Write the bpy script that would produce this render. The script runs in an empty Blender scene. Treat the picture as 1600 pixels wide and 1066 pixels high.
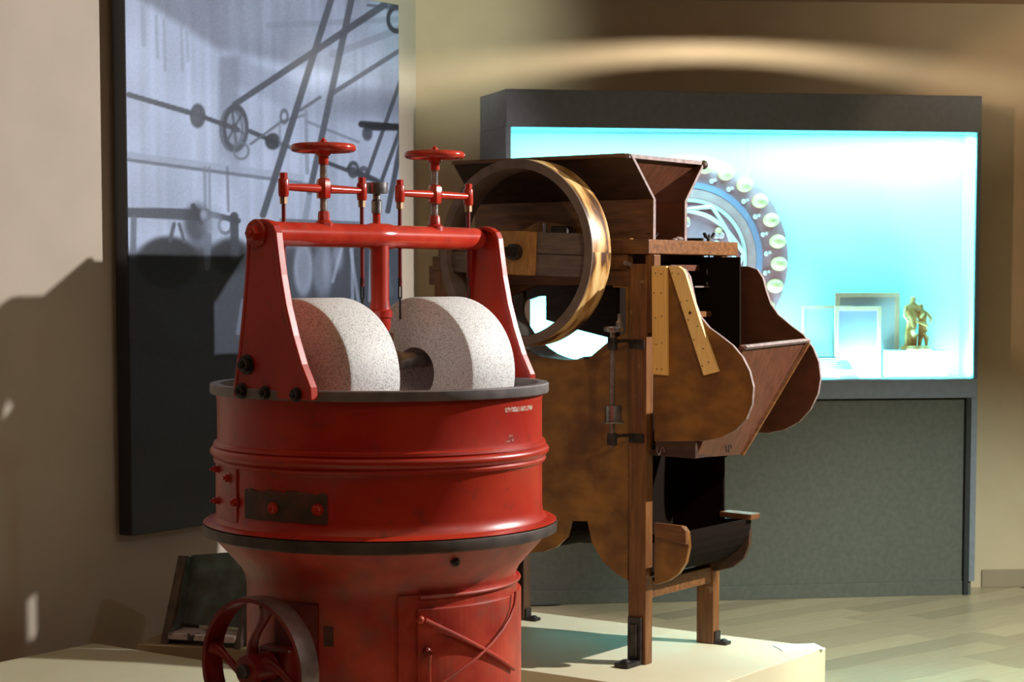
import bpy, bmesh, math, random
import numpy as np
from mathutils import Vector, Matrix
from mathutils.geometry import tessellate_polygon
random.seed(7)
PI = math.pi
S = bpy.context.scene
COL = S.collection

# ------------------------------------------------------------------ camera
F = 3000.0; PYC = 640.0; CAMZ = 1.55
PITCH = math.atan(200 / F)
cd = bpy.data.cameras.new('camera'); cam = bpy.data.objects.new('camera', cd); COL.objects.link(cam)
cam.location = (0, 0, CAMZ); cam.rotation_euler = (PI / 2 - PITCH, 0, 0)
cd.sensor_width = 36; cd.lens = 36 * F / 1600; cd.shift_y = (PYC - 533) / 1600
cd.clip_end = 100
cd.dof.use_dof = True; cd.dof.focus_distance = 6.1; cd.dof.aperture_fstop = 7.0
S.camera = cam

# ------------------------------------------------------------------ world, lights, exposure
w = bpy.data.worlds.new('world'); S.world = w; w.use_nodes = True
w.node_tree.nodes['Background'].inputs[0].default_value = (0.9, 0.75, 0.6, 1)
w.node_tree.nodes['Background'].inputs[1].default_value = 0.02
S.view_settings.view_transform = 'Standard'; S.view_settings.look = 'None'
S.view_settings.exposure = 0; S.view_settings.gamma = 1; S.view_settings.use_curve_mapping = False

def aim(o, target):
    o.rotation_euler = (Vector(target) - o.location).to_track_quat('-Z', 'Y').to_euler()
def spot(name, loc, target, watts, deg, blend=0.3, color=(1, 1, 1), radius=0.03):
    l = bpy.data.lights.new(name, 'SPOT'); l.energy = watts; l.spot_size = math.radians(deg)
    l.spot_blend = blend; l.color = color; l.shadow_soft_size = radius
    o = bpy.data.objects.new(name, l); COL.objects.link(o); o.location = loc; aim(o, target); return o
def area(name, loc, target, watts, sx, sy, color=(1, 1, 1)):
    l = bpy.data.lights.new(name, 'AREA'); l.energy = watts; l.shape = 'RECTANGLE'; l.size = sx; l.size_y = sy; l.color = color
    o = bpy.data.objects.new(name, l); COL.objects.link(o); o.location = loc; aim(o, target); return o
spot('key_spot', (3.3, 6.5, 2.88), (-0.9, 6.75, 1.35), 980, 76, 0.35, (1, 0.965, 0.93), 0.025)
spot('side_spot', (2.6, 3.6, 2.85), (-0.3, 5.6, 1.2), 34, 46, 0.6, (0.78, 0.90, 1.0), 0.05)
spot('front_spot', (1.4, 3.3, 2.85), (0.75, 7.1, 1.3), 112, 30, 0.5, (1, 0.84, 0.62), 0.05)
spot('wall_spot', (-0.35, 8.3, 2.88), (-0.28, 9.45, 2.80), 42, 64, 1.0, (0.80, 1, 0.86), 0.05)
spot('wall_spot', (3.2, 8.4, 2.88), (2.35, 9.65, 2.90), 26, 66, 1.0, (1, 0.97, 0.75), 0.05)
spot('shelf_spot', (-0.6, 6.2, 2.88), (3.15, 9.7, 1.95), 170, 24, 0.35, (1, 0.66, 0.36), 0.04)
spot('floor_spot', (3.0, 5.2, 2.88), (2.3, 7.9, 0.0), 1150, 52, 0.8, (0.80, 1.0, 0.90), 0.04)
area('room_glow', (1.0, 4.0, 2.88), (1.0, 4.1, 0), 24, 5, 3, (1, 0.68, 0.42))

# ------------------------------------------------------------------ projection maths: turns a photo pixel into a real point on a plane
FW = Vector((0, math.cos(PITCH), -math.sin(PITCH))); UP = Vector((0, math.sin(PITCH), math.cos(PITCH))); RT = Vector((1, 0, 0))
CAM = Vector((0, 0, CAMZ))
def ray(x, y): return FW + RT * ((x - 800) / F) + UP * ((PYC - y) / F)
def gz(x, y, z):
    d = ray(x, y); return CAM + d * ((z - CAMZ) / d.z)
class Frame:
    def __init__(s, ox, oy, oz, deg):
        s.m = Matrix.Translation((ox, oy, oz)) @ Matrix.Rotation(math.radians(deg), 4, 'Z'); s.i = s.m.inverted()
        s.loc = (ox, oy, oz); s.rz = math.radians(deg)
    def at(s, px, py, axis, val):            # local point seen at a pixel on the local plane axis = val
        o = s.i @ CAM; d = s.i.to_3x3() @ ray(px, py)
        t = (val - o[axis]) / d[axis]; return o + d * t
    def xz(s, px, py, y): p = s.at(px, py, 1, y); return (p.x, p.z)
    def yz(s, px, py, x): p = s.at(px, py, 0, x); return (p.y, p.z)

# ------------------------------------------------------------------ mesh helpers
def link(name, bm, mat, parent=None, smooth=False, bev=0, kind=None, label=None):
    me = bpy.data.meshes.new(name)
    bmesh.ops.recalc_face_normals(bm, faces=bm.faces)
    bm.to_mesh(me); bm.free()
    o = bpy.data.objects.new(name, me); COL.objects.link(o)
    for m in (mat if isinstance(mat, (list, tuple)) else [mat]): me.materials.append(m)
    if parent is not None: o.parent = parent
    if smooth:
        for p in me.polygons: p.use_smooth = True
        try: me.set_sharp_from_angle(angle=math.radians(38))
        except Exception: pass
    if bev:
        b = o.modifiers.new('bevel', 'BEVEL'); b.width = bev; b.segments = 2; b.limit_method = 'ANGLE'; b.angle_limit = math.radians(40)
    if kind: o['kind'] = kind
    if label: o['label'] = label
    return o
def empty(name, loc, rz=0, label=None, cat=None, group=None):
    o = bpy.data.objects.new(name, None); COL.objects.link(o); o.location = loc; o.rotation_euler = (0, 0, rz)
    o.empty_display_size = 0.1
    if label: o['label'] = label; o['category'] = cat
    if group: o['group'] = group
    return o
def tag(o, label, cat, group=None):
    o['label'] = label; o['category'] = cat
    if group: o['group'] = group
    return o
def box(x0, x1, y0, y1, z0, z1, bm=None):
    bm = bm or bmesh.new()
    v = [bm.verts.new(p) for p in ((x0,y0,z0),(x1,y0,z0),(x1,y1,z0),(x0,y1,z0),(x0,y0,z1),(x1,y0,z1),(x1,y1,z1),(x0,y1,z1))]
    for f in ((0,3,2,1),(4,5,6,7),(0,1,5,4),(1,2,6,5),(2,3,7,6),(3,0,4,7)): bm.faces.new([v[i] for i in f])
    return bm
def prism(outer, a0, a1, axis=1, holes=(), bm=None):
    """outline in the plane across axis, extruded from a0 to a1"""
    bm = bm or bmesh.new()
    def P(uv, a):
        u, v_ = uv
        return (a, u, v_) if axis == 0 else ((u, a, v_) if axis == 1 else (u, v_, a))
    loops = [list(outer)] + [list(h) for h in holes]
    flat = [p for l in loops for p in l]
    tris = tessellate_polygon([[Vector((p[0], p[1], 0)) for p in l] for l in loops])
    A = [bm.verts.new(P(p, a0)) for p in flat]; B = [bm.verts.new(P(p, a1)) for p in flat]
    if not holes:
        bm.faces.new(A); bm.faces.new(list(reversed(B)))
    else:
        for t in tris:
            try: bm.faces.new([A[i] for i in t]); bm.faces.new([B[i] for i in reversed(t)])
            except ValueError: pass
    k = 0
    for l in loops:
        n = len(l)
        for i in range(n):
            j = (i + 1) % n
            bm.faces.new((A[k+i], A[k+j], B[k+j], B[k+i]))
        k += n
    return bm
def lathe(prof, n=48, axis='Z', c=(0, 0, 0), bm=None, closed=False, a0=0, a1=2*PI):
    """prof: (radius, height) pairs"""
    bm = bm or bmesh.new(); uvl = bm.loops.layers.uv.verify()
    full = abs(a1 - a0 - 2*PI) < 1e-6
    m = n if full else n + 1
    rings = []
    for r, h in prof:
        ring = []
        for i in range(m):
            t = a0 + (a1 - a0) * i / n; x, y = r*math.cos(t), r*math.sin(t)
            p = (x, y, h) if axis == 'Z' else ((h, x, y) if axis == 'X' else (x, h, y))
            ring.append(bm.verts.new((p[0]+c[0], p[1]+c[1], p[2]+c[2])))
        rings.append(ring)
    pairs = list(zip(range(len(prof)-1), range(1, len(prof))))
    if closed: pairs.append((len(prof)-1, 0))
    for a, b in pairs:
        for i in range(n):
            j = (i+1) % m
            f = bm.faces.new((rings[a][i], rings[a][j], rings[b][j], rings[b][i]))
            us = ((i, prof[a][1]), (i+1, prof[a][1]), (i+1, prof[b][1]), (i, prof[b][1]))
            for lp, (u, v_) in zip(f.loops, us): lp[uvl].uv = (u / n, v_)
    if not closed and full:
        for r, ring in ((prof[0][0], rings[0]), (prof[-1][0], rings[-1])):
            if r > 1e-4: bm.faces.new(ring)
    if any(r <= 1e-4 for r, h in prof): bmesh.ops.remove_doubles(bm, verts=bm.verts, dist=1e-5)
    return bm
def cyl(p, q, r, n=16, bm=None, r2=None):
    return tube([p, q], [r, r if r2 is None else r2], n, bm)
def tube(pts, r, n=10, bm=None, closed=False, flat=1.0):
    bm = bm or bmesh.new(); pts = [Vector(p) for p in pts]; N = len(pts)
    rs = r if isinstance(r, (list, tuple)) else [r]*N
    rings = []; ref = None
    for i, p in enumerate(pts):
        if closed: t = pts[(i+1) % N] - pts[i-1]
        else: t = pts[min(i+1, N-1)] - pts[max(i-1, 0)]
        t.normalize()
        if ref is None: ref = Vector((0,0,1)) if abs(t.z) < 0.9 else Vector((1,0,0))
        a = t.cross(ref).normalized(); b = a.cross(t).normalized(); ref = b
        rings.append([bm.verts.new(p + (a*math.cos(2*PI*k/n) + b*math.sin(2*PI*k/n)*flat)*rs[i]) for k in range(n)])
    for i in range(N if closed else N-1):
        A, B = rings[i], rings[(i+1) % N]
        for k in range(n): bm.faces.new((A[k], A[(k+1) % n], B[(k+1) % n], B[k]))
    if not closed:
        bm.faces.new(rings[0]); bm.faces.new(list(reversed(rings[-1])))
    return bm
def ball(c, r, bm=None, sz=1.0, seg=16):
    bm = bm or bmesh.new()
    bmesh.ops.create_uvsphere(bm, u_segments=seg, v_segments=max(6, seg//2), radius=r, matrix=Matrix.Translation(c) @ Matrix.Diagonal((1,1,sz,1)))
    return bm
def hexbolt(r=0.012, h=0.010, washer=True):
    """bolt head along +X at origin"""
    bm = bmesh.new()
    if washer: lathe([(0, 0), (r*1.35, 0), (r*1.35, 0.003), (0, 0.003)], 16, 'X', bm=bm)
    lathe([(0, 0.003), (r, 0.003), (r, 0.003+h*0.8), (r*0.8, 0.003+h), (0, 0.003+h)], 6, 'X', bm=bm)
    lathe([(0, 0.003+h), (r*0.45, 0.003+h), (r*0.4, 0.003+h*1.5), (0, 0.003+h*1.5)], 10, 'X', bm=bm)
    return bm
def dup(o, parent=None, loc=None, rot=None):
    c = o.copy(); COL.objects.link(c)
    if parent is not None: c.parent = parent
    if loc is not None: c.location = loc
    if rot is not None: c.rotation_euler = rot
    for ch in list(o.children): dup(ch, c)
    return c

# ------------------------------------------------------------------ materials
def mat_base(name):
    m = bpy.data.materials.new(name); m.use_nodes = True; nt = m.node_tree
    return m, nt, nt.nodes['Principled BSDF']
def noise_mat(name, c1, c2, scale=8, rough=0.5, metal=0, stretch=(1, 1, 1), bump=0.0, detail=6, lo=0.35, hi=0.65, coords='Object', c3=None, s3=20, lo3=0.6, hi3=0.7, rough2=None, coat=0):
    m, nt, b = mat_base(name); N = nt.nodes; L = nt.links
    tc = N.new('ShaderNodeTexCoord'); mp = N.new('ShaderNodeMapping'); mp.inputs['Scale'].default_value = stretch
    L.new(tc.outputs[coords], mp.inputs[0])
    nz = N.new('ShaderNodeTexNoise'); nz.inputs['Scale'].default_value = scale; nz.inputs['Detail'].default_value = detail
    L.new(mp.outputs[0], nz.inputs[0])
    cr = N.new('ShaderNodeValToRGB'); cr.color_ramp.elements[0].position = lo; cr.color_ramp.elements[1].position = hi
    cr.color_ramp.elements[0].color = (*c1, 1); cr.color_ramp.elements[1].color = (*c2, 1)
    L.new(nz.outputs[0], cr.inputs[0]); out = cr.outputs[0]
    if c3 is not None:
        n3 = N.new('ShaderNodeTexNoise'); n3.inputs['Scale'].default_value = s3; n3.inputs['Detail'].default_value = 8
        L.new(tc.outputs[coords], n3.inputs[0])
        r3 = N.new('ShaderNodeValToRGB'); r3.color_ramp.elements[0].position = lo3; r3.color_ramp.elements[1].position = hi3
        L.new(n3.outputs[0], r3.inputs[0])
        mx = N.new('ShaderNodeMixRGB'); L.new(r3.outputs[0], mx.inputs[0]); L.new(out, mx.inputs[1]); mx.inputs[2].default_value = (*c3, 1)
        out = mx.outputs[0]
    L.new(out, b.inputs['Base Color'])
    b.inputs['Roughness'].default_value = rough; b.inputs['Metallic'].default_value = metal
    if coat: b.inputs['Coat Weight'].default_value = coat; b.inputs['Coat Roughness'].default_value = 0.12
    if rough2 is not None:
        mr = N.new('ShaderNodeMapRange'); mr.inputs[3].default_value = rough; mr.inputs[4].default_value = rough2
        L.new(nz.outputs[0], mr.inputs[0]); L.new(mr.outputs[0], b.inputs['Roughness'])
    if bump:
        bp = N.new('ShaderNodeBump'); bp.inputs['Strength'].default_value = bump; bp.inputs['Distance'].default_value = 0.003
        L.new(nz.outputs[0], bp.inputs['Height']); L.new(bp.outputs[0], b.inputs['Normal'])
    return m
def plain(name, c, rough=0.5, metal=0):
    m, nt, b = mat_base(name); b.inputs['Base Color'].default_value = (*c, 1)
    b.inputs['Roughness'].default_value = rough; b.inputs['Metallic'].default_value = metal
    return m
M = {}
M['wall'] = noise_mat('wall_paint', (.47,.405,.33), (.53,.455,.375), 3, .85, lo=.3, hi=.7)
M['wall2'] = noise_mat('warm_lit_back_wall', (.47,.345,.225), (.53,.39,.26), 3, .85, lo=.3, hi=.7)  # warm room light mixed into this wall's colour
M['ceil'] = noise_mat('ceiling_paint', (.45,.30,.20), (.5,.34,.23), 2, .9)
M['red'] = noise_mat('red_gloss_paint', (.36,.013,.007), (.50,.034,.010), 5, .27, bump=.12, c3=(.22,.03,.02), s3=22, lo3=.60, hi3=.75, rough2=.42, lo=.3, hi=.7)
M['redworn'] = noise_mat('worn_red_paint', (.34,.022,.012), (.52,.06,.03), 9, .42, bump=.25, c3=(.24,.07,.04), s3=14, lo3=.5, hi3=.8)
M['redbright'] = noise_mat('red_handwheel_paint', (.42,.022,.013), (.54,.045,.022), 14, .18, c3=(.3,.06,.04), s3=60, lo3=.6, hi3=.7)
M['reddark'] = noise_mat('dark_red_iron', (.12,.006,.006), (.22,.014,.012), 10, .35, bump=.15)
M['rim'] = noise_mat('bare_rim_iron', (.13,.115,.12), (.22,.19,.19), 14, .5, metal=.3, bump=.2)
M['flange'] = noise_mat('oily_iron_edge', (.045,.035,.03), (.10,.075,.06), 12, .5, metal=.3, bump=.2)
M['steel'] = noise_mat('worn_steel', (.20,.19,.19), (.42,.40,.40), 30, .32, metal=.9, bump=.1)
M['belt'] = noise_mat('worn_pulley_face', (.22,.18,.18), (.45,.40,.42), 14, .38, metal=.8, bump=.15)
M['darkiron'] = noise_mat('dark_iron', (.03,.027,.028), (.075,.065,.062), 20, .45, metal=.7, bump=.2)
M['brass'] = noise_mat('dull_brass', (.22,.14,.08), (.42,.28,.17), 20, .4, metal=.7)
M['patch'] = noise_mat('dark_worn_patch', (.045,.03,.02), (.12,.035,.022), 18, .6, bump=.3)
M['scuff'] = noise_mat('scuffed_grey_paint', (.35,.05,.02), (.40,.30,.24), 90, .6, lo=.45, hi=.55)
# granite
m, nt, b = mat_base('granite'); N = nt.nodes; L = nt.links
tc = N.new('ShaderNodeTexCoord'); vo = N.new('ShaderNodeTexVoronoi'); vo.inputs['Scale'].default_value = 260
nz = N.new('ShaderNodeTexNoise'); nz.inputs['Scale'].default_value = 260; nz.inputs['Detail'].default_value = 5
n2 = N.new('ShaderNodeTexNoise'); n2.inputs['Scale'].default_value = 9
for n_ in (vo, nz, n2): L.new(tc.outputs['Object'], n_.inputs[0])
cr = N.new('ShaderNodeValToRGB'); e = cr.color_ramp.elements
e[0].position = .32; e[0].color = (.15,.15,.14,1); e[1].position = .52; e[1].color = (.56,.64,.64,1)
k = e.new(.41); k.color = (.42,.46,.45,1)
L.new(nz.outputs[0], cr.inputs[0])
mx = N.new('ShaderNodeMixRGB'); mx.blend_type = 'MULTIPLY'; mx.inputs[0].default_value = .25
L.new(cr.outputs[0], mx.inputs[1]); L.new(vo.outputs['Color'], mx.inputs[2])
hs = N.new('ShaderNodeHueSaturation'); hs.inputs['Saturation'].default_value = .25; hs.inputs['Value'].default_value = 1.25; L.new(mx.outputs[0], hs.inputs['Color'])
L.new(hs.outputs[0], b.inputs['Base Color']); b.inputs['Roughness'].default_value = .6
bp = N.new('ShaderNodeBump'); bp.inputs['Strength'].default_value = .35; bp.inputs['Distance'].default_value = .002
L.new(nz.outputs[0], bp.inputs['Height']); L.new(bp.outputs[0], b.inputs['Normal'])
M['granite'] = m
def wood(name, c1, c2, st, rough=.45, bump=.15, scale=4, c3=None, **k):
    return noise_mat(name, c1, c2, scale, rough, stretch=st, bump=bump, lo=.3, hi=.7, detail=8, c3=c3, **k)
M['wx'] = wood('walnut_wood_long', (.09,.032,.010), (.21,.085,.026), (2,12,16))
M['wz'] = wood('walnut_wood_upright', (.09,.032,.009), (.22,.088,.024), (16,12,1.5), c3=(.26,.15,.08), s3=26, lo3=.64, hi3=.74)
M['board'] = wood('varnished_side_board', (.13,.052,.010), (.30,.138,.024), (3,10,5), .40, .1, 3.2, c3=(.12,.045,.012), s3=5, lo3=.5, hi3=.7)
M['edge'] = wood('worn_grey_board_edge', (.17,.12,.11), (.30,.23,.22), (10,10,10), .6)
M['maho'] = wood('reddish_brown_board', (.075,.025,.012), (.13,.044,.022), (3,10,5), .45)
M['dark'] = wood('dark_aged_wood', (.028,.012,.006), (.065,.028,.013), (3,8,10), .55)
M['darkin'] = plain('shade_black_inside', (.010,.006,.004), .95); M['darkin'].node_tree.nodes['Principled BSDF'].inputs['Specular IOR Level'].default_value = .08  # black stands for the deep shade inside the machine
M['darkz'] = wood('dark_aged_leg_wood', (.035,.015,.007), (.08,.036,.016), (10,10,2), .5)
M['pine'] = wood('pale_pine', (.80,.46,.13), (.92,.60,.20), (60,20,1.2), .5, .05)
M['pine2'] = wood('pale_pine_light', (.86,.56,.19), (.95,.68,.27), (30,20,1.5), .5, .05)
M['plate'] = wood('amber_hub_wood', (.30,.14,.035), (.46,.235,.06), (20,8,5), .5)
M['greywood'] = wood('grey_brown_plank', (.10,.07,.062), (.17,.125,.11), (3,8,20), .6)
M['ringface'] = wood('grey_brown_wheel_face', (.12,.085,.07), (.19,.14,.115), (5,5,5), .5)
m, nt, b = mat_base('stained_wheel_rim'); N = nt.nodes; L = nt.links    # pale ash bands with dark stains round the rim
tc = N.new('ShaderNodeTexCoord'); mp = N.new('ShaderNodeMapping'); mp.inputs['Scale'].default_value = (11, 16, 1)
nz = N.new('ShaderNodeTexNoise'); nz.inputs['Scale'].default_value = 1.0; nz.inputs['Detail'].default_value = 5; nz.inputs['Distortion'].default_value = .5
L.new(tc.outputs['UV'], mp.inputs[0]); L.new(mp.outputs[0], nz.inputs[0])
cr = N.new('ShaderNodeValToRGB'); e = cr.color_ramp.elements
e[0].position = .40; e[0].color = (.07,.028,.012,1); e[1].position = .60; e[1].color = (.66,.46,.20,1); k = e.new(.48); k.color = (.36,.18,.05,1)
L.new(nz.outputs[0], cr.inputs[0]); L.new(cr.outputs[0], b.inputs['Base Color']); b.inputs['Roughness'].default_value = .35
M['wheelrim'] = m
M['casemetal'] = noise_mat('dark_grey_case_paint', (.15,.155,.185), (.175,.18,.215), 30, .55)
M['casebase'] = noise_mat('grey_case_base_paint', (.078,.073,.06), (.094,.088,.073), 40, .7)
M['caseblack'] = plain('black_gap', (.01,.01,.011), .6)
M['white'] = plain('cyan_lit_case_lining', (.68,.86,.87), .7)  # white surface tinted with the cyan of the overexposed case light
M['frameedge'] = plain('blue_grey_case_edge', (.16,.20,.26), .35, .4)
M['platform'] = noise_mat('cream_platform_paint', (.58,.54,.36), (.62,.58,.40), 3, .6)
M['plinth'] = noise_mat('brown_plinth_paint', (.30,.21,.11), (.34,.24,.13), 3, .7)
M['baseb'] = noise_mat('brown_skirting', (.24,.17,.11), (.28,.2,.13), 3, .7)
M['paper'] = plain('white_paper', (.82,.84,.84), .6)
M['ink'] = plain('grey_ink', (.12,.14,.18), .7)
def glassmat(name, tint=(1, 1, 1), refl=.06):
    m = bpy.data.materials.new(name); m.use_nodes = True; nt = m.node_tree; N = nt.nodes; N.clear()
    o = N.new('ShaderNodeOutputMaterial'); t = N.new('ShaderNodeBsdfTransparent'); t.inputs[0].default_value = (*tint, 1)
    g = N.new('ShaderNodeBsdfGlossy'); g.inputs['Roughness'].default_value = .02; fr = N.new('ShaderNodeFresnel'); fr.inputs[0].default_value = 1.25
    x = N.new('ShaderNodeMixShader'); nt.links.new(fr.outputs[0], x.inputs[0]); nt.links.new(t.outputs[0], x.inputs[1]); nt.links.new(g.outputs[0], x.inputs[2]); nt.links.new(x.outputs[0], o.inputs[0])
    return m
M['glass'] = glassmat('clear_pane_glass')

# ------------------------------------------------------------------ room shell
AX = math.radians(54.5)                      # left wall and machines share this bearing
WD = Vector((math.cos(AX), math.sin(AX), 0))
CN = Vector((-0.469, 9.45, 0))               # corner of left and back wall
CEIL = 2.93
def wallslab(name, p, q, z0, z1, th, mat, kind='structure'):
    """upright slab, its room face on the line p-q, thickness away from the room"""
    d = (q - p).normalized(); n = Vector((-d.y, d.x, 0)) * th
    return link(name, prism([(v.x, v.y) for v in (p, q, q + n, p + n)], z0, z1, 2), mat, kind=kind)
L0 = CN - WD * 11
BR = CN + (Vector((2.6, 9.69, 0)) - CN).normalized() * 7.2
wallslab('wall_left', L0, CN, 0, CEIL, .12, M['wall'])
wallslab('wall_back', CN, BR, 0, CEIL, .12, M['wall2'])
RR = Vector((BR.x, -2.5, 0))
wallslab('wall_right', BR, RR, 0, CEIL, .12, M['wall'])
wallslab('wall_front', RR, Vector((L0.x - 1.6, -2.5, 0)), 0, CEIL, .12, M['wall'])
link('ceiling', box(-9, 8, -3, 11, CEIL, CEIL + .1), M['ceil'], kind='structure')
# skirting of the back wall: cut round the display case
dB = (BR - CN).normalized(); nB = Vector((dB.y, -dB.x, 0))
p = CN + dB * 2.86 + nB * .0; q = CN + dB * 7.1
link('baseboard_back', prism([(v.x, v.y) for v in (p, q, q + nB * .014, p + nB * .014)], 0, .09, 2), M['baseb'], kind='structure', bev=.003)

fl = link('floor', box(-9, 8, -3, 11, -.06, -.006), noise_mat('subfloor_wood', (.40,.31,.20), (.52,.42,.28), 3, .4, stretch=(2,14,1)), kind='structure')
# planks laid one by one over the part of the floor that can be seen
pd = math.atan2(1.0, 1.2); PL, PW = 1.25, .155
plank_mats = [wood('ash_floor_plank', tuple(c*s for c in (.42,.32,.20)), tuple(c*s for c in (.52,.41,.27)), (1.5,22,1), .33, .05) for s in (.80, .95, 1.08, 1.2)]
pms = []
for k, mt in enumerate(plank_mats):
    me_o = link('floor_plank', box(-PL/2+.0012, PL/2-.0012, -PW/2+.001, PW/2-.001, -.006, .0), mt, fl)
    pms.append(me_o)
cnt = 0; used = [False]*4
O2 = Vector((1.9, 8.2))
for j in range(-15, 16):
    off = random.random() * PL
    for i in range(-4, 5):
        lx = i*PL + off; ly = j*PW
        X = O2.x + lx*math.cos(pd) - ly*math.sin(pd); Y = O2.y + lx*math.sin(pd) + ly*math.cos(pd)
        if Y < 6.1 or Y > 9.9 or X < .0 or X > 4.4 or X/Y > .42: continue
        k = random.choice((0, 1, 1, 2, 2, 3)); o = pms[k]
        if used[k]: o = o.copy(); COL.objects.link(o)
        used[k] = True; o.location = (X, Y, 0); o.rotation_euler = (0, 0, pd); cnt += 1

# ------------------------------------------------------------------ platforms
R0 = math.radians(-35.5)
corner = gz(1290, 1012, .15)                 # right hand corner of the winnower platform
PF = Frame(corner.x, corner.y, 0, -35.5)
o = link('display_platform', box(-2.2, 0, -1.02, 0, 0, .15), M['platform'], bev=.003)
o.location = (corner.x, corner.y, 0); o.rotation_euler = (0, 0, R0)
tag(o, 'low cream platform carrying the wooden winnowing machine', 'platform')
c2 = gz(147, 1005, .15)
o = link('display_platform', box(0, 2.85, -3.0, 0, 0, .15), M['platform'], bev=.003)
o.location = (c2.x, c2.y, 0); o.rotation_euler = (0, 0, R0)
tag(o, 'low cream platform carrying the red granite roller mill by the left wall', 'platform')

# ------------------------------------------------------------------ winnowing machine
O = gz(1008, 1040, .15)
W = Frame(O.x, O.y, .15, -35.5)
D = .55                                       # depth between the two side frames
win = empty('winnowing_machine', W.loc, W.rz, 'tall dark wooden winnowing machine with hopper, big open wheel and curved side boards', 'machine')
topz = W.xz(1004, 374, 0)[1]
LL = .97
pw, pdp = .075, .05
# posts with foot irons
post_spots = ((0, 0), (0, D - pdp), (-LL + pw, D - pdp), (-LL + pw, 0))
for k, (x, y) in enumerate(post_spots):
    if k == 0:
        zn = W.xz(1004, 412, 0)[1]
        bm = box(-pw, 0, 0, pdp, 0, zn); box(-.012, .028, .006, pdp, zn - .25, topz - .055, bm)
    elif k == 1: bm = box(-pw, 0, y, y + pdp, 0, topz - .1)
    else: bm = box(x - pw, x, y, y + pdp, 0, topz - .1)
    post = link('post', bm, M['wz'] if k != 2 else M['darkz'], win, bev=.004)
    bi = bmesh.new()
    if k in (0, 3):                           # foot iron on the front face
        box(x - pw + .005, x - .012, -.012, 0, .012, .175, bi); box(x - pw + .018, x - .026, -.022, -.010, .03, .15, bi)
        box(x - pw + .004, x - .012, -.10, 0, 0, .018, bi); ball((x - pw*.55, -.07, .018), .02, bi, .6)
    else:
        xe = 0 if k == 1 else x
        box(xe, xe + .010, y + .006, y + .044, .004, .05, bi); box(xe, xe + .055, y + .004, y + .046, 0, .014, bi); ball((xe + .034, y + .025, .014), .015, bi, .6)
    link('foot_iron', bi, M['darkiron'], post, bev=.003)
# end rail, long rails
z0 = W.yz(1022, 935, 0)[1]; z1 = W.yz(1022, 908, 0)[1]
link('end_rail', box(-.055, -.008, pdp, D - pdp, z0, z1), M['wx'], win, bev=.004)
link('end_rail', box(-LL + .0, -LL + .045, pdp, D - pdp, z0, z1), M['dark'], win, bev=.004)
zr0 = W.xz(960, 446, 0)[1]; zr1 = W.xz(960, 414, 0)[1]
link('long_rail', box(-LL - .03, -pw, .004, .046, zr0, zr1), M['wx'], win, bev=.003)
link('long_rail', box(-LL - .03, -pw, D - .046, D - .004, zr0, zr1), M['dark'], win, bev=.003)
# cap beam on the posts
xl = W.xz(970, 385, -.004)[0]
zb0 = W.xz(1000, 397, 0)[1]
cap = link('cap_beam', box(xl, .012, -.006, .655, zb0, topz), M['wx'], win, bev=.004)
ye, _ = W.yz(1143, 400, 0)
bm = box(-.04, .0, D + .0, D + .045, zb0 - .055, zb0); link('beam_block', bm, M['wx'], win, bev=.003)

# near side panel with air inlet and two rounded lobes
pt = lambda lst, y: [W.xz(a, b_, y) for a, b_ in lst]
lobe = [(978,908),(960,897),(938,877),(922,848),(915,815),(888,815),(882,840),(866,856),(846,863),(812,866),(772,858),(742,842),(724,812)]
outer = pt([(724,372),(982,372),(982,600)] + lobe, .0)
hole = pt([(776,470),(786,510),(808,543),(840,557),(880,563),(915,562),(948,534),(975,520),(975,450),(955,449),(950,400),(930,375),(890,352),(840,345),(795,370)], .0)
bm = prism(outer, .012, .032, 1, [hole])
link('side_panel', bm, M['board'], win, bev=0)
# trough end board beyond the near post, and its cleat
y = -.002
tr = pt([(1022,818),(1068,823),(1074,832),(1076,855),(1071,880),(1060,897),(1045,908),(1030,913),(1022,914)], y)
link('trough_board', prism(tr, y, y + .022, 1), M['board'], win, bev=.003)
link('trough_cleat', prism(pt([(1021,817),(1064,822),(1071,829),(1072,852),(1022,838)], y - .018), y - .018, y, 1), M['wx'], win, bev=.004)
yf = D - .05
tf = pt([(1040,806),(1168,812),(1171,830),(1170,852),(1162,873),(1145,887),(1120,893),(1095,891),(1070,878),(1050,858),(1042,830)], yf)
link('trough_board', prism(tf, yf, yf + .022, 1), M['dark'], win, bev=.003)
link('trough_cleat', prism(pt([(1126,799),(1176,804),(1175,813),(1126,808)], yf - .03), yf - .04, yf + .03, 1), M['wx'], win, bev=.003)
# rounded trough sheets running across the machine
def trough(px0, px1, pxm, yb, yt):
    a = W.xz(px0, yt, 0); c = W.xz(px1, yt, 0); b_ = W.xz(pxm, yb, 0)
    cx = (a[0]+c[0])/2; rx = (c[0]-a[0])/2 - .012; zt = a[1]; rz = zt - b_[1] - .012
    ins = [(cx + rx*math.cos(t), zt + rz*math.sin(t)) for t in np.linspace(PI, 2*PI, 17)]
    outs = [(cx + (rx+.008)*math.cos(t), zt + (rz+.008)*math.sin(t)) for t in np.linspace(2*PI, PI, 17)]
    return link('trough_sheet', prism(ins + outs, .033, D - .052, 1), M['darkin'], win)  # sheet blackened for the shade in the trough
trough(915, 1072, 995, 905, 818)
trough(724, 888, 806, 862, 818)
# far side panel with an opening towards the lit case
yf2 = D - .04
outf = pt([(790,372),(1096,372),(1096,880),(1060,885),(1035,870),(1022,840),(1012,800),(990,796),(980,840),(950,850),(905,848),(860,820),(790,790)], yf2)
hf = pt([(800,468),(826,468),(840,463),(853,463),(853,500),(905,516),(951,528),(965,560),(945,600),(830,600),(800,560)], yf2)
link('side_panel', prism(outf, yf2, yf2 + .02, 1, [hf]), M['dark'], win)
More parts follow.
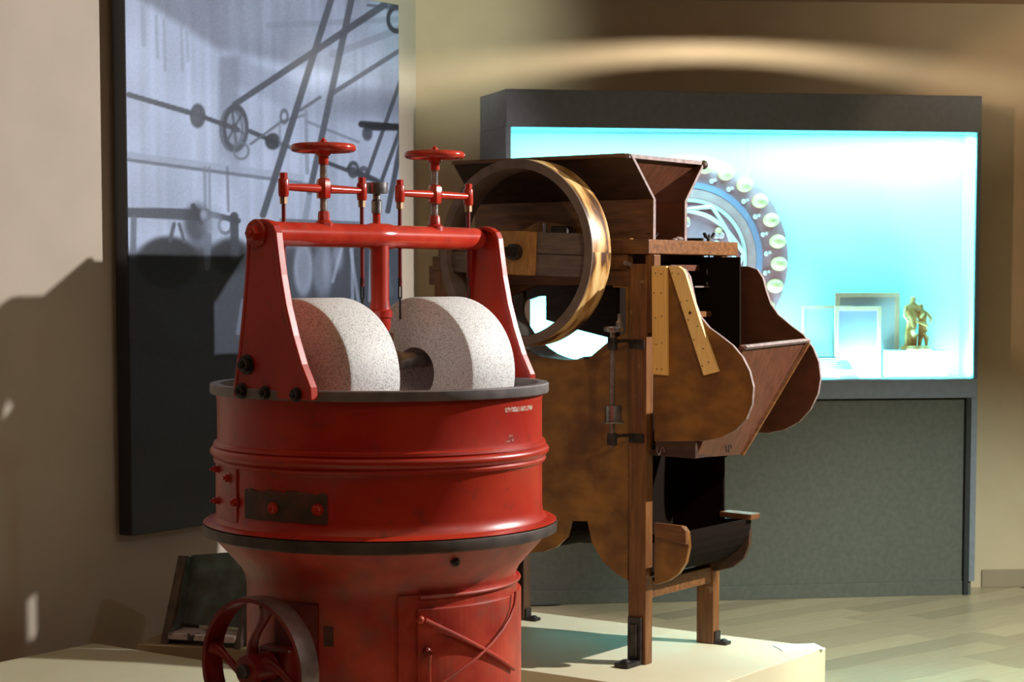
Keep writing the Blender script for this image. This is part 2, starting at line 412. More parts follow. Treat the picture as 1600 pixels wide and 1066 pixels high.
# curved fan casing inside, worn sheet coloured pale for the case light on it
cx, cz = W.xz(872, 440, .03)
def arc(r, ts): return [(cx + r*math.cos(t), cz + r*math.sin(t)) for t in ts]
ts = np.linspace(PI*.85, PI*1.62, 30)
bm = prism(arc(.30, ts) + arc(.308, ts[::-1]), .036, .20, 1)
link('fan_casing', bm, noise_mat('case_lit_casing_sheet', (.62,.70,.76), (.85,.9,.95), 8, .4, stretch=(2,14,2), metal=.25), win, smooth=True)
for k in range(4):
    t = k*PI/2 + .5
    q = [(cx + .03*math.cos(t+.3), cz + .03*math.sin(t+.3)), (cx + .26*math.cos(t), cz + .26*math.sin(t)), (cx + .26*math.cos(t+.04), cz + .26*math.sin(t+.04)), (cx+.03*math.cos(t+.7), cz+.03*math.sin(t+.7))]
    if k in (0,): link('fan_paddle', prism(q, .10, D - .10, 1), M['dark'], win)
# inner end panel and added board, coloured black for the shade inside
zi0 = W.yz(1060, 832, -.09)[1]; zi1 = W.yz(1060, 402, -.09)[1]
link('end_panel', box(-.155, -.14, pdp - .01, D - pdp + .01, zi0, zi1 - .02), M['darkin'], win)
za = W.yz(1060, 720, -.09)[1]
link('inner_shade_board', prism([W.xz(1080,402,D-.06), W.xz(1156,402,D-.06), W.xz(1156,700,D-.06), W.xz(1131,716,D-.06), W.xz(1131,830,D-.06), W.xz(1030,830,D-.06)], D-.062, D-.052, 1), M['darkin'], win)  # black board added to stand for shade between the side frames
# big curved side boards
nb = [(1019,415),(1050,415),(1062,417),(1070,421),(1077,432),(1081,450),(1086,474),(1094,495),(1108,512),(1126,525),(1145,540),(1160,558),(1171,580),(1177,605),(1175,632),(1166,655),(1150,672),(1128,684),(1104,689),(1060,690),(1022,690)]
yn = -.004
def sboard(lst, y, mat, th=.02):
    pts = pt(lst, y); bm = bmesh.new(); prism(pts, y, y + th*.75, 1, bm=bm)
    bm.normal_update()
    for f in bm.faces:
        f.material_index = 0 if abs(f.normal.y) > .5 else 1
    o = link('curved_side_board', bm, [mat, M['edge']], win, bev=.003)
    return o
nbo = sboard(nb, yn, M['board'])
fb = [(1131,417),(1168,416),(1183,421),(1192,435),(1197,455),(1204,475),(1216,492),(1235,508),(1255,523),(1270,543),(1279,565),(1282,590),(1278,615),(1266,640),(1248,660),(1225,672),(1200,677),(1170,676),(1151,672),(1151,490),(1134,466)]
fbo = sboard(fb, D + .0, M['maho'])
# pale pine battens nailed on the near board
bat = link('pine_batten', prism(pt([(1018,416),(1041,416),(1042,587),(1019,585)], yn-.016), yn - .016, yn, 1), M['pine'], win, bev=.002, label='straight pale pine batten')
bat2 = link('pine_batten', prism(pt([(1044,416),(1060,416),(1067,421),(1071,428),(1093,500),(1122,581),(1099,587)], yn-.016), yn - .016, yn, 1), M['pine2'], win, bev=.002, label='slanting pale pine batten')
nail = None
def nails(par, pts_, y, r=.0026, mat='darkiron'):
    bm = bmesh.new()
    for a, b_ in pts_:
        x, z = W.xz(a, b_, y); lathe([(0, 0), (r, 0), (r*.7, -.0012), (0, -.0016)], 8, 'Y', (x, y, z), bm)
    return link('nail_heads', bm, M[mat], par, kind='stuff')
nails(bat, [(1024,427),(1033,428),(1022,458),(1033,458),(1024,497),(1034,494),(1025,538),(1034,536),(1026,577),(1034,577)], yn - .0165)
nails(bat2, [(1050,427),(1060,428),(1064,472),(1073,470),(1075,500),(1090,510),(1084,531),(1099,545),(1097,572),(1107,566)], yn - .0165)
x, z = W.xz(1078, 489, yn-.0165); link('wood_knot', lathe([(0,0),(.006,0),(.004,-.001),(0,-.001)], 12, 'Y', (x, yn-.0162, z)), M['dark'], bat2)
# slanting outlet board between the curved side boards
def P3(px, py, y): p = W.at(px, py, 1, y); return Vector(p)
tn, tfp, bf, bn = P3(1163,543,.02), P3(1263,532,D), P3(1158,711,.33), P3(1087,716,.02)
bm = bmesh.new(); nrm = (tfp - tn).cross(bn - tn).normalized()
if nrm.x > 0: nrm = -nrm
fr = [bm.verts.new(v) for v in (tn, tfp, bf, bn)]; bk = [bm.verts.new(v + nrm*.02) for v in (tn, tfp, bf, bn)]
bm.faces.new(fr); bm.faces.new(bk[::-1])
for i in range(4): bm.faces.new((fr[i], fr[(i+1)%4], bk[(i+1)%4], bk[i]))
link('outlet_board', bm, M['maho'], win, bev=.002)
bm = cyl(tn + Vector((.004,0,0)), tfp + Vector((.004,0,0)), .008, 4); link('outlet_edge_strip', bm, M['edge'], win)
bm = cyl(tfp + Vector((.006,-.012,-.01)), bf + Vector((.004,0,.0)), .009, 4); link('outlet_corner_strip', bm, M['wx'], win)
# inner sheet behind outlet (closes the chute)
fx0, fz0 = W.xz(1151, 560, D-.0)
bm = prism([W.xz(1151,545,D-.03), W.xz(1205,535,D-.03), W.xz(1160,668,D-.03), W.xz(1130,668,D-.03)], D-.03, D-.004, 1); link('chute_side', bm, M['dark'], win)
# lower outlet box
q = pt([(1024,690),(1087,690),(1087,717),(1024,712)], .0)
bm = prism(q, -.002, .018, 1); link('outlet_box_front', bm, M['dark'], win, bev=.002)
bxz = W.xz(1087,717,0); 
bm = box(bxz[0]-.20, bxz[0]-.004, .02, .32, bxz[1], bxz[1]+.02); link('outlet_box_floor', bm, M['dark'], win)
def hook(px, py, y, s=1, name='wire_hook'):
    x, z = W.xz(px, py, y); pts_ = [(x-.012*s, y-.006, z+.015*s),(x-.012*s,y-.008,z-.008*s),(x-.004*s,y-.01,z-.016*s),(x+.003*s,y-.01,z-.006*s),(x+.006*s,y-.01,z+.010*s),(x+.014*s,y-.008,z+.014*s),(x+.018*s,y-.006,z-.006*s)]
    return link(name, tube(pts_, .0022, 6), M['steel'], win, smooth=True)
hook(1033, 704, -.002); 
x_, z_ = W.xz(1135, 700, .2)
link('wire_hook', tube([(bxz[0]+.02,.18,z_+.01),(bxz[0]+.022,.185,z_-.012),(bxz[0]+.024,.20,z_-.016),(bxz[0]+.022,.205,z_+.008),(bxz[0]+.02,.22,z_+.012),(bxz[0]+.02,.225,z_-.004)], .0022, 6), M['darkiron'], win, smooth=True)

# hopper
Lh = -.03
f1 = W.yz(985, 243, Lh); f2 = W.yz(1021, 316, Lh); f3 = W.yz(1021, 373, Lh)
g1 = W.yz(1104, 246, Lh); g2 = W.yz(1074, 310, Lh); g3 = W.yz(1074, 373, Lh)
zt = f1[1]*.75+g1[1]*.25; zk = (f2[1]+g2[1])/2; zq = topz
yF1, yF2, yG1, yG2 = f1[0], f2[0], g1[0], g2[0]
le = W.at(706, 247, 1, yF1).x; le2 = W.at(742, 318, 1, yF2).x
th = .018
def hop_wall(y1, y2, mat, s):
    bm = bmesh.new()
    a = [(Lh, y1, zt), (Lh, y2, zk), (le2, y2, zk), (le, y1, zt)]
    v = [bm.verts.new(p_) for p_ in a]; u = [bm.verts.new((p_[0], p_[1] + s*th, p_[2])) for p_ in a]
    bm.faces.new(v); bm.faces.new(u[::-1])
    for i in range(4): bm.faces.new((v[i], v[(i+1)%4], u[(i+1)%4], u[i]))
    bm.normal_update()
    for f in bm.faces: f.material_index = 1 if (abs(f.normal.x) > .8) else 0
    link('hopper_side', bm, [mat, M['edge']], win, bev=.002)
hop_wall(yF1, yF2, M['dark'], 1); hop_wall(yG1, yG2, M['maho'], -1)
def neck(y, s, mat):
    bm = prism([(Lh, zk), (le2, zk), (le2, zq), (Lh, zq)], y, y + s*th, 1); bm.normal_update()
    for f in bm.faces: f.material_index = 1 if abs(f.normal.x) > .8 else 0
    link('hopper_neck', bm, [mat, M['edge']], win, bev=.001)
neck(yF2, 1, M['wx']); neck(yG2, -1, M['maho'])
# hopper end boards: slope inwards
for (xa, xb, nm) in ((Lh - .012, Lh - .34, 'hopper_end'), (le + .02, le2 + .03, 'hopper_end')):
    bm = bmesh.new()
    a = [(xa, yF1+th*.5, zt), (xa, yG1-th*.5, zt), (xb, yG2-th*.5, zk-.14), (xb, yF2+th*.5, zk-.14)]
    sgn = -1 if xa > -.5 else 1
    a = [(xa, yF1+th, zt), (xa, yG1-th, zt), ((xa+xb)/2, yG2-th, zk), (xb, yG2-th, zq), (xb, yF2+th, zq), ((xa+xb)/2, yF2+th, zk)]
    v = [bm.verts.new(p_) for p_ in a]; u = [bm.verts.new((p_[0] + sgn*.016, p_[1], p_[2])) for p_ in a]
    for V_ in (v, u):
        bm.faces.new((V_[0], V_[1], V_[2], V_[5])); bm.faces.new((V_[5], V_[2], V_[3], V_[4]))
    for i in range(6): bm.faces.new((v[i], v[(i+1)%6], u[(i+1)%6], u[i]))
    link(nm, bm, M['maho'] if xa > -.5 else M['dark'], win)
link('hopper_lip', box(Lh - .022, Lh - .004, yF1 + .0, yG1, zt - .014, zt + .002), M['edge'], win, bev=.002)
link('hopper_lip', box(le, Lh - .02, yF1 - .004, yF1 + .02, zt - .010, zt + .004), M['wx'], win, bev=.002)
bm = ball((Lh - .006, yG1 - .012, zt - .012), .018, seg=12, sz=1); link('hopper_corner', bm, M['dark'], win, smooth=True)
# top deck boards under the hopper
link('deck_board', box(-LL, -.10, .04, D - .04, zb0 - .03, zb0), M['dark'], win)
link('deck_board', box(-LL + .02, -.085, -.002, .03, zb0 - .0, topz - .0), M['wx'], win, bev=.003)
# wing nuts and bolts
def wingnut(px, py, x, s=1):
    y, z = W.yz(px, py, x)
    bm = lathe([(0, 0), (.009*s, 0), (.007*s, .014*s), (0, .014*s)], 10, 'Z', (x, y, topz))
    for sg in (-1, 1):
        tube([(x, y, topz+.008*s), (x + sg*.004, y + sg*.016*s, topz + .016*s), (x+sg*.006, y + sg*.024*s, topz + .028*s)], [.005*s, .008*s, .007*s], 8, bm, flat=.6)
    cyl((x, y, topz), (x, y, topz + .024*s), .004*s, 8, bm)
    return link('wing_nut', bm, M['darkiron'], win, smooth=True), y
_, yw = wingnut(1108, 374, -.03, 1.15)
wingnut(1020, 374, -.045, .9)
link('rope_end', ball((-.05, W.yz(1060,372,-.05)[0], topz+.006), .02, ball((-.045, W.yz(1052,372,-.05)[0], topz+.003), .013, sz=.5, seg=10), sz=.5, seg=10), M['edge'], win, smooth=True)
# hanging eye bolt and sieve hanger under the cap beam
ez = W.yz(1108, 425, -.03)[1]
bm = cyl((-.03, yw, zb0), (-.03, yw, ez + .02), .0035, 8)
tube([(-.03, yw + .014*math.sin(t)*(1 if t < PI else 1), ez + .018*math.cos(t)) for t in np.linspace(0, 2*PI, 14)[:-1]], .003, 6, bm, closed=True)
link('eye_bolt', bm, M['steel'], win, smooth=True)
ez2 = W.yz(1105, 445, -.03)[1]
link('hanger_rod', cyl((-.03, yw, ez - .012), (-.03, yw - .012, ez2 - .0), .008, 8, r2=.004), M['steel'], win, smooth=True)
y1, zz1 = W.yz(1058, 413, -.07); y2, zz2 = W.yz(1104, 424, -.07)
link('sieve_slat', box(-.088, -.065, y1 - .05, y2, zz2, zz1 - .002), M['maho'], win, bev=.002)
y1, zz1 = W.yz(1122, 452, -.02); y2, zz2 = W.yz(1133, 490, -.02)
sb = link('sieve_block', box(-.085, -.01, y1, y2 + .012, zz2, zz1), M['wx'], win, bev=.003)
y0, zs = W.yz(1086, 447, -.02); link('sieve_shelf', box(-.085, -.02, y0, y1 + .01, zs - .006, zs), M['greywood'], win)
y0, zs = W.yz(1092, 487, -.01); y3, zs2 = W.yz(1122, 495, -.01)
link('sieve_slat', box(-.085, -.01, y0, y1, zs2, zs), M['wx'], win, bev=.002)
y0, zs = W.yz(1129, 490, .0); link('sieve_bolt', ball((.0, y0, zs), .009, cyl((.0, y0, zs), (.0, y0-.0, zs-.05), .004, 8), seg=10), M['darkiron'], win, smooth=True)
# wooden peg with drip by the near post
x, z = W.xz(985, 414, -.002); link('wooden_peg', cyl((x, .0, z), (x - .006, -.03, z + .008), .007, 8, r2=.009), M['edge'], win, smooth=True)

# open wooden wheel on its crossbar
yw0, yw1 = -.19, -.068
cw = W.at(803, 395.5, 1, yw0); WR = .343
wh = link('flywheel', lathe([(WR, yw0+.003), (WR-.002, yw0), (WR-.034, yw0), (WR-.036, yw0+.003), (WR-.036, yw1), (WR, yw1)], 96, 'Y', (cw.x, 0, cw.z), closed=True), [M['ringface'], M['wheelrim']], win, smooth=True, label='open wooden wheel with pale and dark stained rim')
for pl in wh.data.polygons:
    c = pl.center; rr = math.hypot(c.x - cw.x, c.z - cw.z)
    pl.material_index = 1 if (rr > WR - .0009) else 0
tilt = math.radians(2.2)
def bar(x0, x1, z0, z1, y0, y1):
    bm = box(x0, x1, y0, y1, z0, z1); bmesh.ops.rotate(bm, verts=bm.verts, matrix=Matrix.Rotation(tilt, 3, 'Y'), cent=(0, 0, 0))
    bmesh.ops.translate(bm, verts=bm.verts, vec=(cw.x, 0, cw.z)); return bm
hw = .306
link('crossbar_plank', bar(-hw, hw, .001, .079, -.165, -.13), M['greywood'], wh, bev=.003)
link('crossbar_plank', bar(-hw, hw, -.079, -.001, -.165, -.13), M['greywood'], wh, bev=.003)
hp = link('hub_plate', bar(-.085, .085, -.080, .080, -.176, -.165), M['plate'], wh, bev=.004)
link('axle', cyl((cw.x, -.29, cw.z + .004), (cw.x, .30, cw.z + .004), .018, 16, cyl((cw.x, -.205, cw.z+.004), (cw.x, -.176, cw.z+.004), .03, 16)), M['darkiron'], wh, smooth=True)
# bearing block and fittings behind the wheel
x, z = W.xz(853, 366, -.03); link('bearing_bolt', box(x-.012, x+.012, -.05, -.02, z-.03, z+.01, cyl((x, -.035, z), (x, -.035, z+.04), .008, 8)), M['steel'], win, bev=.002)
x, z = W.xz(880, 366, -.03); link('bearing_cap', box(x-.045, x+.03, -.05, -.004, z-.02, z+.03), M['darkiron'], win, bev=.006)
x, z = W.xz(790, 366, -.03); link('bearing_bolt', box(x-.01, x+.01, -.05, -.02, z-.02, z+.01), M['steel'], win, bev=.002)
link('bearing_rail', box(-LL, -.08, -.012, .010, zb0 - .055, zb0 - .002), M['wx'], win, bev=.003)

# vertical iron spindle held by two brackets on the near post
xs = W.xz(990, 535, 0)[0]
sy = -.125
sp = W.at(957, 560, 1, sy)
xr = sp.x
for py_ in (537, 684):
    zc = W.xz(992, py_, 0)[1]
    bm = box(-pw + .004, -.008, -.006, .0, zc - .018, zc + .014)
    tube([(xs, 0, zc+.008), (xr + .01, sy*.55, zc + .012), (xr, sy, zc + .010)], [.012, .010, .013], 8, bm, flat=.6)
    cyl((xr, sy, zc - .02), (xr, sy, zc + .024), .018, 12, bm)
    link('spindle_bracket', bm, M['darkiron'], win, smooth=True)
zt_ = W.at(957, 515, 1, sy).z; zb_ = W.at(957, 690, 1, sy).z
link('spindle', cyl((xr, sy, zb_ - .02), (xr, sy, zt_), .0095, 12), M['steel'], win, smooth=True)
zc = W.at(959, 517, 1, sy).z
link('spindle_disc', lathe([(0, 0), (.034, 0), (.036, .004), (.036, .016), (.030, .020), (0, .02)], 24, 'Z', (xr+.006, sy, zc - .004)), M['steel'], win, smooth=True)
link('spindle_bolt', cyl((xr + .022, sy+.01, zc + .016), (xr + .022, sy+.01, zc + .06), .007, 10, lathe([(0,0),(.012,.0),(.013,.014),(.008,.02),(0,.02)], 10, 'Z', (xr+.022, sy+.01, zc+.016))), M['steel'], win, smooth=True)
za_, zb2 = W.at(959, 634, 1, sy).z, W.at(959, 661, 1, sy).z
link('spindle_pulley', lathe([(0, zb2), (.040, zb2), (.041, zb2+.004), (.031, zb2+.008), (.031, za_), (0, za_)], 28, 'Z', (xr+.004, sy, 0)), M['steel'], win, smooth=True)

# paper label lying on the platform
pl_ = gz(1248, 1011.5, .152)
o = link('paper_label', box(-.085, .085, -.055, .055, 0, .003), M['paper'], bev=0); o.location = (pl_.x, pl_.y, .1505); o.rotation_euler = (0, 0, math.radians(12))
tag(o, 'small blank white paper label lying near the right corner of the cream platform', 'label')

# ------------------------------------------------------------------ red granite roller mill
MC = Vector((-.378, 5.5, .15)); MA = 51.0
MF = Frame(MC.x, MC.y, .15, MA)
mill = empty('roller_mill', MC, MF.rz, 'large red cast iron roller mill with two granite rollers and a round pan', 'machine')
Z = lambda zw: zw - .15
prof = [(.0, 0), (.46, 0), (.47, .02), (.44, .05), (.40, .09), (.388, .13), (.385, Z(.69)), (.388, Z(.715)), (.40, Z(.74)), (.43, Z(.775)), (.462, Z(.81)), (.478, Z(.832)), (0, Z(.832))]
link('body', lathe(prof, 96), M['redworn'], mill, smooth=True)
fl_ = [(.44, Z(.832)), (.485, Z(.830)), (.492, Z(.836)), (.507, Z(.838)), (.508, Z(.864)), (.507, Z(.866)), (.44, Z(.866))]
link('flange', lathe(fl_, 112, closed=True), M['flange'], mill, smooth=True)
dr = [(.445, Z(.866)), (.497, Z(.8665)), (.506, Z(.870)), (.497, Z(.875)), (.478, Z(.878)), (.468, Z(.890)), (.465, Z(.91)), (.464, Z(1.03)), (.467, Z(1.038)), (.474, Z(1.041)), (.476, Z(1.048)), (.472, Z(1.053)), (.477, Z(1.058)), (.484, Z(1.066)), (.485, Z(1.074)), (.481, Z(1.081)), (.473, Z(1.085)), (.476, Z(1.089)), (.474, Z(1.097)), (.466, Z(1.101)), (.464, Z(1.11)), (.464, Z(1.215)), (.468, Z(1.232)), (.468, Z(1.236)), (.45, Z(1.236)), (.45, Z(1.06)), (0, Z(1.06)), (0, Z(1.04)), (.44, Z(1.04))]
link('pan_wall', lathe(dr, 112, closed=False), M['red'], mill, smooth=True)
link('rim', lathe([(.455, Z(1.235)), (.482, Z(1.235)), (.4835, Z(1.238)), (.4835, Z(1.260)), (.481, Z(1.263)), (.457, Z(1.263)), (.455, Z(1.260))], 112, closed=True), M['rim'], mill, smooth=True)
MI = MF.i
def cyl_angle(px, R_, z_=1.0):
    """local angle on the front of the drum that is seen at column px"""
    best = None
    for i in range(2000):
        t = -PI + PI*i/2000
        p_ = Vector((MC.x + R_*math.cos(t), MC.y + R_*math.sin(t), z_)) - CAM
        x = 800 + F*p_.dot(RT)/p_.dot(FW)
        if best is None or abs(x - px) < best[0]: best = (abs(x - px), t)
    return best[1] - MF.rz
def drum_z(px, py, R_):
    a = cyl_angle(px, R_) + MF.rz; Y = MC.y + R_*math.sin(a); d = ray(px, py); return (CAM + d*(Y/d.y)).z - .15
def cyl_patch(name, pa, pb, ya, yb, R_, th, mat, ragged=0, par=None):
    a0, a1 = cyl_angle(pa, R_), cyl_angle(pb, R_); zt2 = drum_z((pa+pb)/2, ya, R_); zb2 = drum_z((pa+pb)/2, yb, R_)
    n = 28; bm = bmesh.new(); rows = []
    for r_ in (R_, R_ + th):
        row = []
        for i in range(n+1):
            t = a0 + (a1-a0)*i/n; j = random.uniform(-ragged, ragged)
            row.append((bm.verts.new((r_*math.cos(t), r_*math.sin(t), zb2 + j*.3)), bm.verts.new((r_*math.cos(t), r_*math.sin(t), zt2 + j))))
        rows.append(row)
    for i in range(n):
        A, B = rows
        bm.faces.new((B[i][0], B[i+1][0], B[i+1][1], B[i][1])); bm.faces.new((A[i][0], A[i][1], A[i+1][1], A[i+1][0]))
        bm.faces.new((A[i][0], A[i+1][0], B[i+1][0], B[i][0])); bm.faces.new((A[i][1], B[i][1], B[i+1][1], A[i+1][1]))
    bm.faces.new((A[0][0], B[0][0], B[0][1], A[0][1])); bm.faces.new((A[n][0], A[n][1], B[n][1], B[n][0]))
    return link(name, bm, mat, par or mill, smooth=False)
cyl_patch('repair_plate', 384, 512, 770, 816, .4635, .004, M['patch'], .006, )
cyl_patch('seam_strip', 341.5, 372, 722, 828, .4635, .006, M['redworn'])
cyl_patch('scuff_mark', 789, 831, 636, 643, .4635, .001, M['scuff'], .002)
for a_, b_, c_, d_ in ((790, 796, 689, 691), (795, 801, 680, 683), (799, 802, 686, 690)): cyl_patch('scuff_mark', a_, b_, c_, d_, .4635, .0008, M['scuff'], .0008)
# bolts round the drum
b0 = link('bolt', hexbolt(.0125, .011), M['redbright'], mill, smooth=False)
first = True
def put_bolt(px, py, R_, src, sc=1, mat=None):
    global first
    a = cyl_angle(px, R_); z_ = drum_z(px, py, R_)
    if src is b0 and first: o_ = b0; first = False
    else: o_ = src.copy(); COL.objects.link(o_)
    o_.location = (R_*math.cos(a), R_*math.sin(a), z_); o_.rotation_euler = (0, 0, a); o_.scale = (sc, sc, sc); return o_
for px, py in ((427,794),(496,797),(368,785),(358,747)): put_bolt(px, py, .468, b0)
for px, py, s_ in ((344,733,1),(344,782,1)):
    o_ = put_bolt(px, py, .466, b0, .9); o_.scale = (1.5, .8, .8)
b2 = link('bolt', hexbolt(.0105, .009), M['flange'], mill); b2.location = (.3, .3, .3)
a = cyl_angle(704, .43); b2.location = (.455*math.cos(a), .455*math.sin(a), Z(.80)); b2.rotation_euler = (0, .5, a)
# side frames
uo = [(365,619),(368,590),(373,550),(379,490),(384,430),(386,390),(386,366),(390,352),(398,345),(408,343),(419,346),(427,353),(431,364),(434,390),(439,430),(447,478),(458,525),(471,570),(485,606),(486,626),(425,623)]
UX = -.478; UR = .466
U = [MF.yz(a_, b_, UX) for a_, b_ in uo]
def upright(x0, s, mat):
    o_ = link('side_frame', prism(U, x0, x0 + s*.012, 0), mat, mill, bev=.002)
    # raised flange round the edge
    n = len(U); bm = bmesh.new(); cyy = sum(p_[0] for p_ in U)/n; czz = sum(p_[1] for p_ in U)/n
    path = U[:-1]; rings = []
    for i, (y_, z_) in enumerate(path):
        a_ = path[max(i-1, 0)]; b_ = path[min(i+1, len(path)-1)]
        d_ = Vector((b_[0]-a_[0], b_[1]-a_[1])).normalized(); nn = Vector((-d_.y, d_.x))
        if nn.dot(Vector((cyy-y_, czz-z_))) < 0: nn = -nn
        rings.append([bm.verts.new(q_) for q_ in ((x0 - s*.002, y_-nn.x*.002, z_-nn.y*.002), (x0 + s*.024, y_-nn.x*.002, z_-nn.y*.002), (x0 + s*.024, y_+nn.x*.011, z_+nn.y*.011), (x0 - s*.002, y_+nn.x*.011, z_+nn.y*.011))])
    for i in range(len(rings)-1):
        for k_ in range(4): bm.faces.new((rings[i][k_], rings[i][(k_+1)%4], rings[i+1][(k_+1)%4], rings[i+1][k_]))
    bm.faces.new(rings[0]); bm.faces.new(rings[-1][::-1])
    link('edge_flange', bm, M['red'], o_, bev=.003)
    return o_
ul = upright(UX, 1, M['red']); ur = upright(UR, -1, M['red'])
hy, hz = 0.0, MF.yz(405, 364.5, UX)[1]
for sx, fr_ in ((UX, ul), (UR, ur)):
    s = -1 if sx < 0 else 1
    bm = lathe([(0, 0), (.036, 0), (.038, .004), (.034, .010), (0, .010)], 28, 'X'); o_ = link('boss', bm, M['red'], fr_, smooth=True)
    o_.location = (sx, hy, hz); o_.rotation_euler = (0, 0, 0 if s > 0 else PI)
    o_ = link('axle_nut', hexbolt(.022, .016), M['redbright'], fr_); o_.location = (sx + s*.008, hy, hz); o_.rotation_euler = (0, 0, 0 if s > 0 else PI)
nut = link('frame_bolt', hexbolt(.016, .014), M['darkiron'], ul)
first2 = True
for px, py, sc in ((386,570,1.25),(378,611,1.0),(415,614,.9),(463,617,.9)):
    y_, z_ = MF.yz(px, py, UX - .002)
    o_ = nut if first2 else dup(nut, ul); first2 = False
    o_.location = (UX - .002, y_, z_); o_.rotation_euler = (0, 0, PI); o_.scale = (sc,)*3
# bridge tube with its centre column
TZ = hz; TR = .0335
link('bridge_tube', lathe([(0, UX+.008), (TR, UX+.008), (TR, -.05), (TR+.004, -.035), (TR+.004, .035), (TR, .05), (TR, UR-.045), (TR-.003, UR-.03), (.02, UR-.026), (.02, UR-.008), (0, UR-.008)], 36, 'X', (0, hy, TZ)), M['redbright'], mill, smooth=True)
zc1 = Z(1.47)
link('centre_column', lathe([(.026, TZ-.01), (.027, TZ-.05), (.026, zc1+.03), (.030, zc1), (.036, zc1-.004), (.036, zc1-.022), (.031, zc1-.026), (.031, zc1-.05), (.024, zc1-.065), (.022, Z(1.08)), (0, Z(1.08))], 28, 'Z', (0, hy, 0)), M['red'], mill, smooth=True)
# grease cup on the tube
z_a = TZ + .03
link('grease_cup', lathe([(0, z_a), (.010, z_a), (.010, z_a+.035), (.015, z_a+.035), (.015, z_a+.07), (.011, z_a+.075), (.011, z_a+.09), (.031, z_a+.092), (.032, z_a+.096), (.032, z_a+.118), (.033, z_a+.119), (.033, z_a+.122), (.029, z_a+.122), (.027, z_a+.11), (0, z_a+.11)], 24, 'Z', (-.012, hy, 0)), M['steel'], mill, smooth=True, label='round steel grease cup')
link('cup_stem', cyl((-.012, hy, TZ+.02), (-.012, hy, TZ+.068), .0112, 14), M['redbright'], mill, smooth=True)
# two hand wheel screws with crossheads and rods
def screwset(xc, zw_hand, hr):
    zt1 = Z(1.805); s_ = xc
    hub = link('screw_socket', lathe([(.027, TZ+.02), (.026, TZ+.034), (.017, TZ+.040), (.0155, TZ+.062), (.013, TZ+.066), (0, TZ+.066)], 8 if xc < 0 else 20, 'Z', (xc, hy, 0)), M['red'], mill, smooth=True)
    # threaded screw
    p_ = []; z_ = TZ + .05
    while z_ < zw_hand - .02:
        p_ += [(.0095, z_), (.0108, z_+.002), (.0095, z_+.004)]; z_ += .0042
    link('screw', lathe([(0, TZ+.05)] + p_ + [(0, z_)], 14, 'Z', (xc, hy, 0)), M['steel'], mill, smooth=True)
    hl = .153
    bm = tube([(xc-hl+.01, hy, zt1), (xc-.02, hy, zt1)], [.0095, .0125], 14); tube([(xc+.02, hy, zt1), (xc+hl-.01, hy, zt1)], [.0125, .0095], 14, bm)
    lathe([(0, zt1-.026), (.018, zt1-.026), (.020, zt1-.022), (.020, zt1+.022), (.016, zt1+.028), (0, zt1+.028)], 6, 'Z', (xc, hy, 0), bm)
    for sg in (-1, 1):
        lathe([(0, zt1-.026), (.013, zt1-.026), (.0145, zt1-.018), (.0145, zt1+.018), (.013, zt1+.022), (0, zt1+.022)], 16, 'Z', (xc+sg*hl, hy, 0), bm)
    ch = link('crosshead', bm, M['redbright'], mill, smooth=True)
    for sg in (-1, 1):
        x_ = xc + sg*hl
        link('rod_nut', lathe([(0, zt1+.022), (.0115, zt1+.022), (.0115, zt1+.036), (.010, zt1+.038), (0, zt1+.038)], 6, 'Z', (x_, hy, 0)), M['redbright'] if sg*xc > 0 or xc > 0 else M['redbright'], mill)
        link('lock_nut', lathe([(0, zt1-.046), (.0105, zt1-.046), (.011, zt1-.026), (0, zt1-.026)], 6, 'Z', (x_, hy, 0)), M['brass'], mill)
        link('lifting_rod', cyl((x_, hy, Z(1.535)), (x_, hy, zt1-.04), .0058, 10), M['reddark'], mill, smooth=True)
        # fork and long link going down to the roller axle
        bm2 = tube([(x_-.0055, hy, Z(1.56)), (x_-.0055, hy, Z(1.50))], .0026, 6); tube([(x_+.0055, hy, Z(1.56)), (x_+.0055, hy, Z(1.50))], .0026, 6, bm2)
        tube([(x_, hy, Z(1.505)), (x_, hy, Z(1.44))], .0035, 6, bm2); tube([(x_, hy, Z(1.56)), (x_, hy, Z(1.545))], .006, 6, bm2)
        link('rod_fork', bm2, M['darkiron'], mill, smooth=True)
    # hand wheel
    hb = lathe([(.0, zw_hand-.045), (.014, zw_hand-.045), (.015, zw_hand-.022), (.021, zw_hand-.018), (.021, zw_hand-.006), (.016, zw_hand), (.016, zw_hand+.012), (0, zw_hand+.012)], 16, 'Z', (xc, hy, 0))
    hwl = link('handwheel', hb, M['redbright'], mill, smooth=True)
    bm = bmesh.new(); tube([(xc + (hr-.010)*math.cos(t), hy + (hr-.010)*math.sin(t), zw_hand) for t in np.linspace(0, 2*PI, 41)[:-1]], .011, 12, bm, closed=True)
    link('wheel_ring', bm, M['redbright'], hwl, smooth=True)
    for k_ in range(4):
        t = k_*PI/2 + .4
        link('spoke', tube([(xc+.012*math.cos(t), hy+.012*math.sin(t), zw_hand+.002), (xc+(hr-.012)*math.cos(t), hy+(hr-.012)*math.sin(t), zw_hand)], [.008, .0065], 8, flat=.6), M['redbright'], hwl, smooth=True)
    link('wheel_nut', lathe([(0, zw_hand+.010), (.0105, zw_hand+.010), (.0105, zw_hand+.021), (.006, zw_hand+.024), (.004, zw_hand+.028), (0, zw_hand+.028)], 6, 'Z', (xc, hy, 0)), M['redbright'], hwl)
screwset(-.2255, Z(1.917), .090)
screwset(.239, Z(1.921), .089)
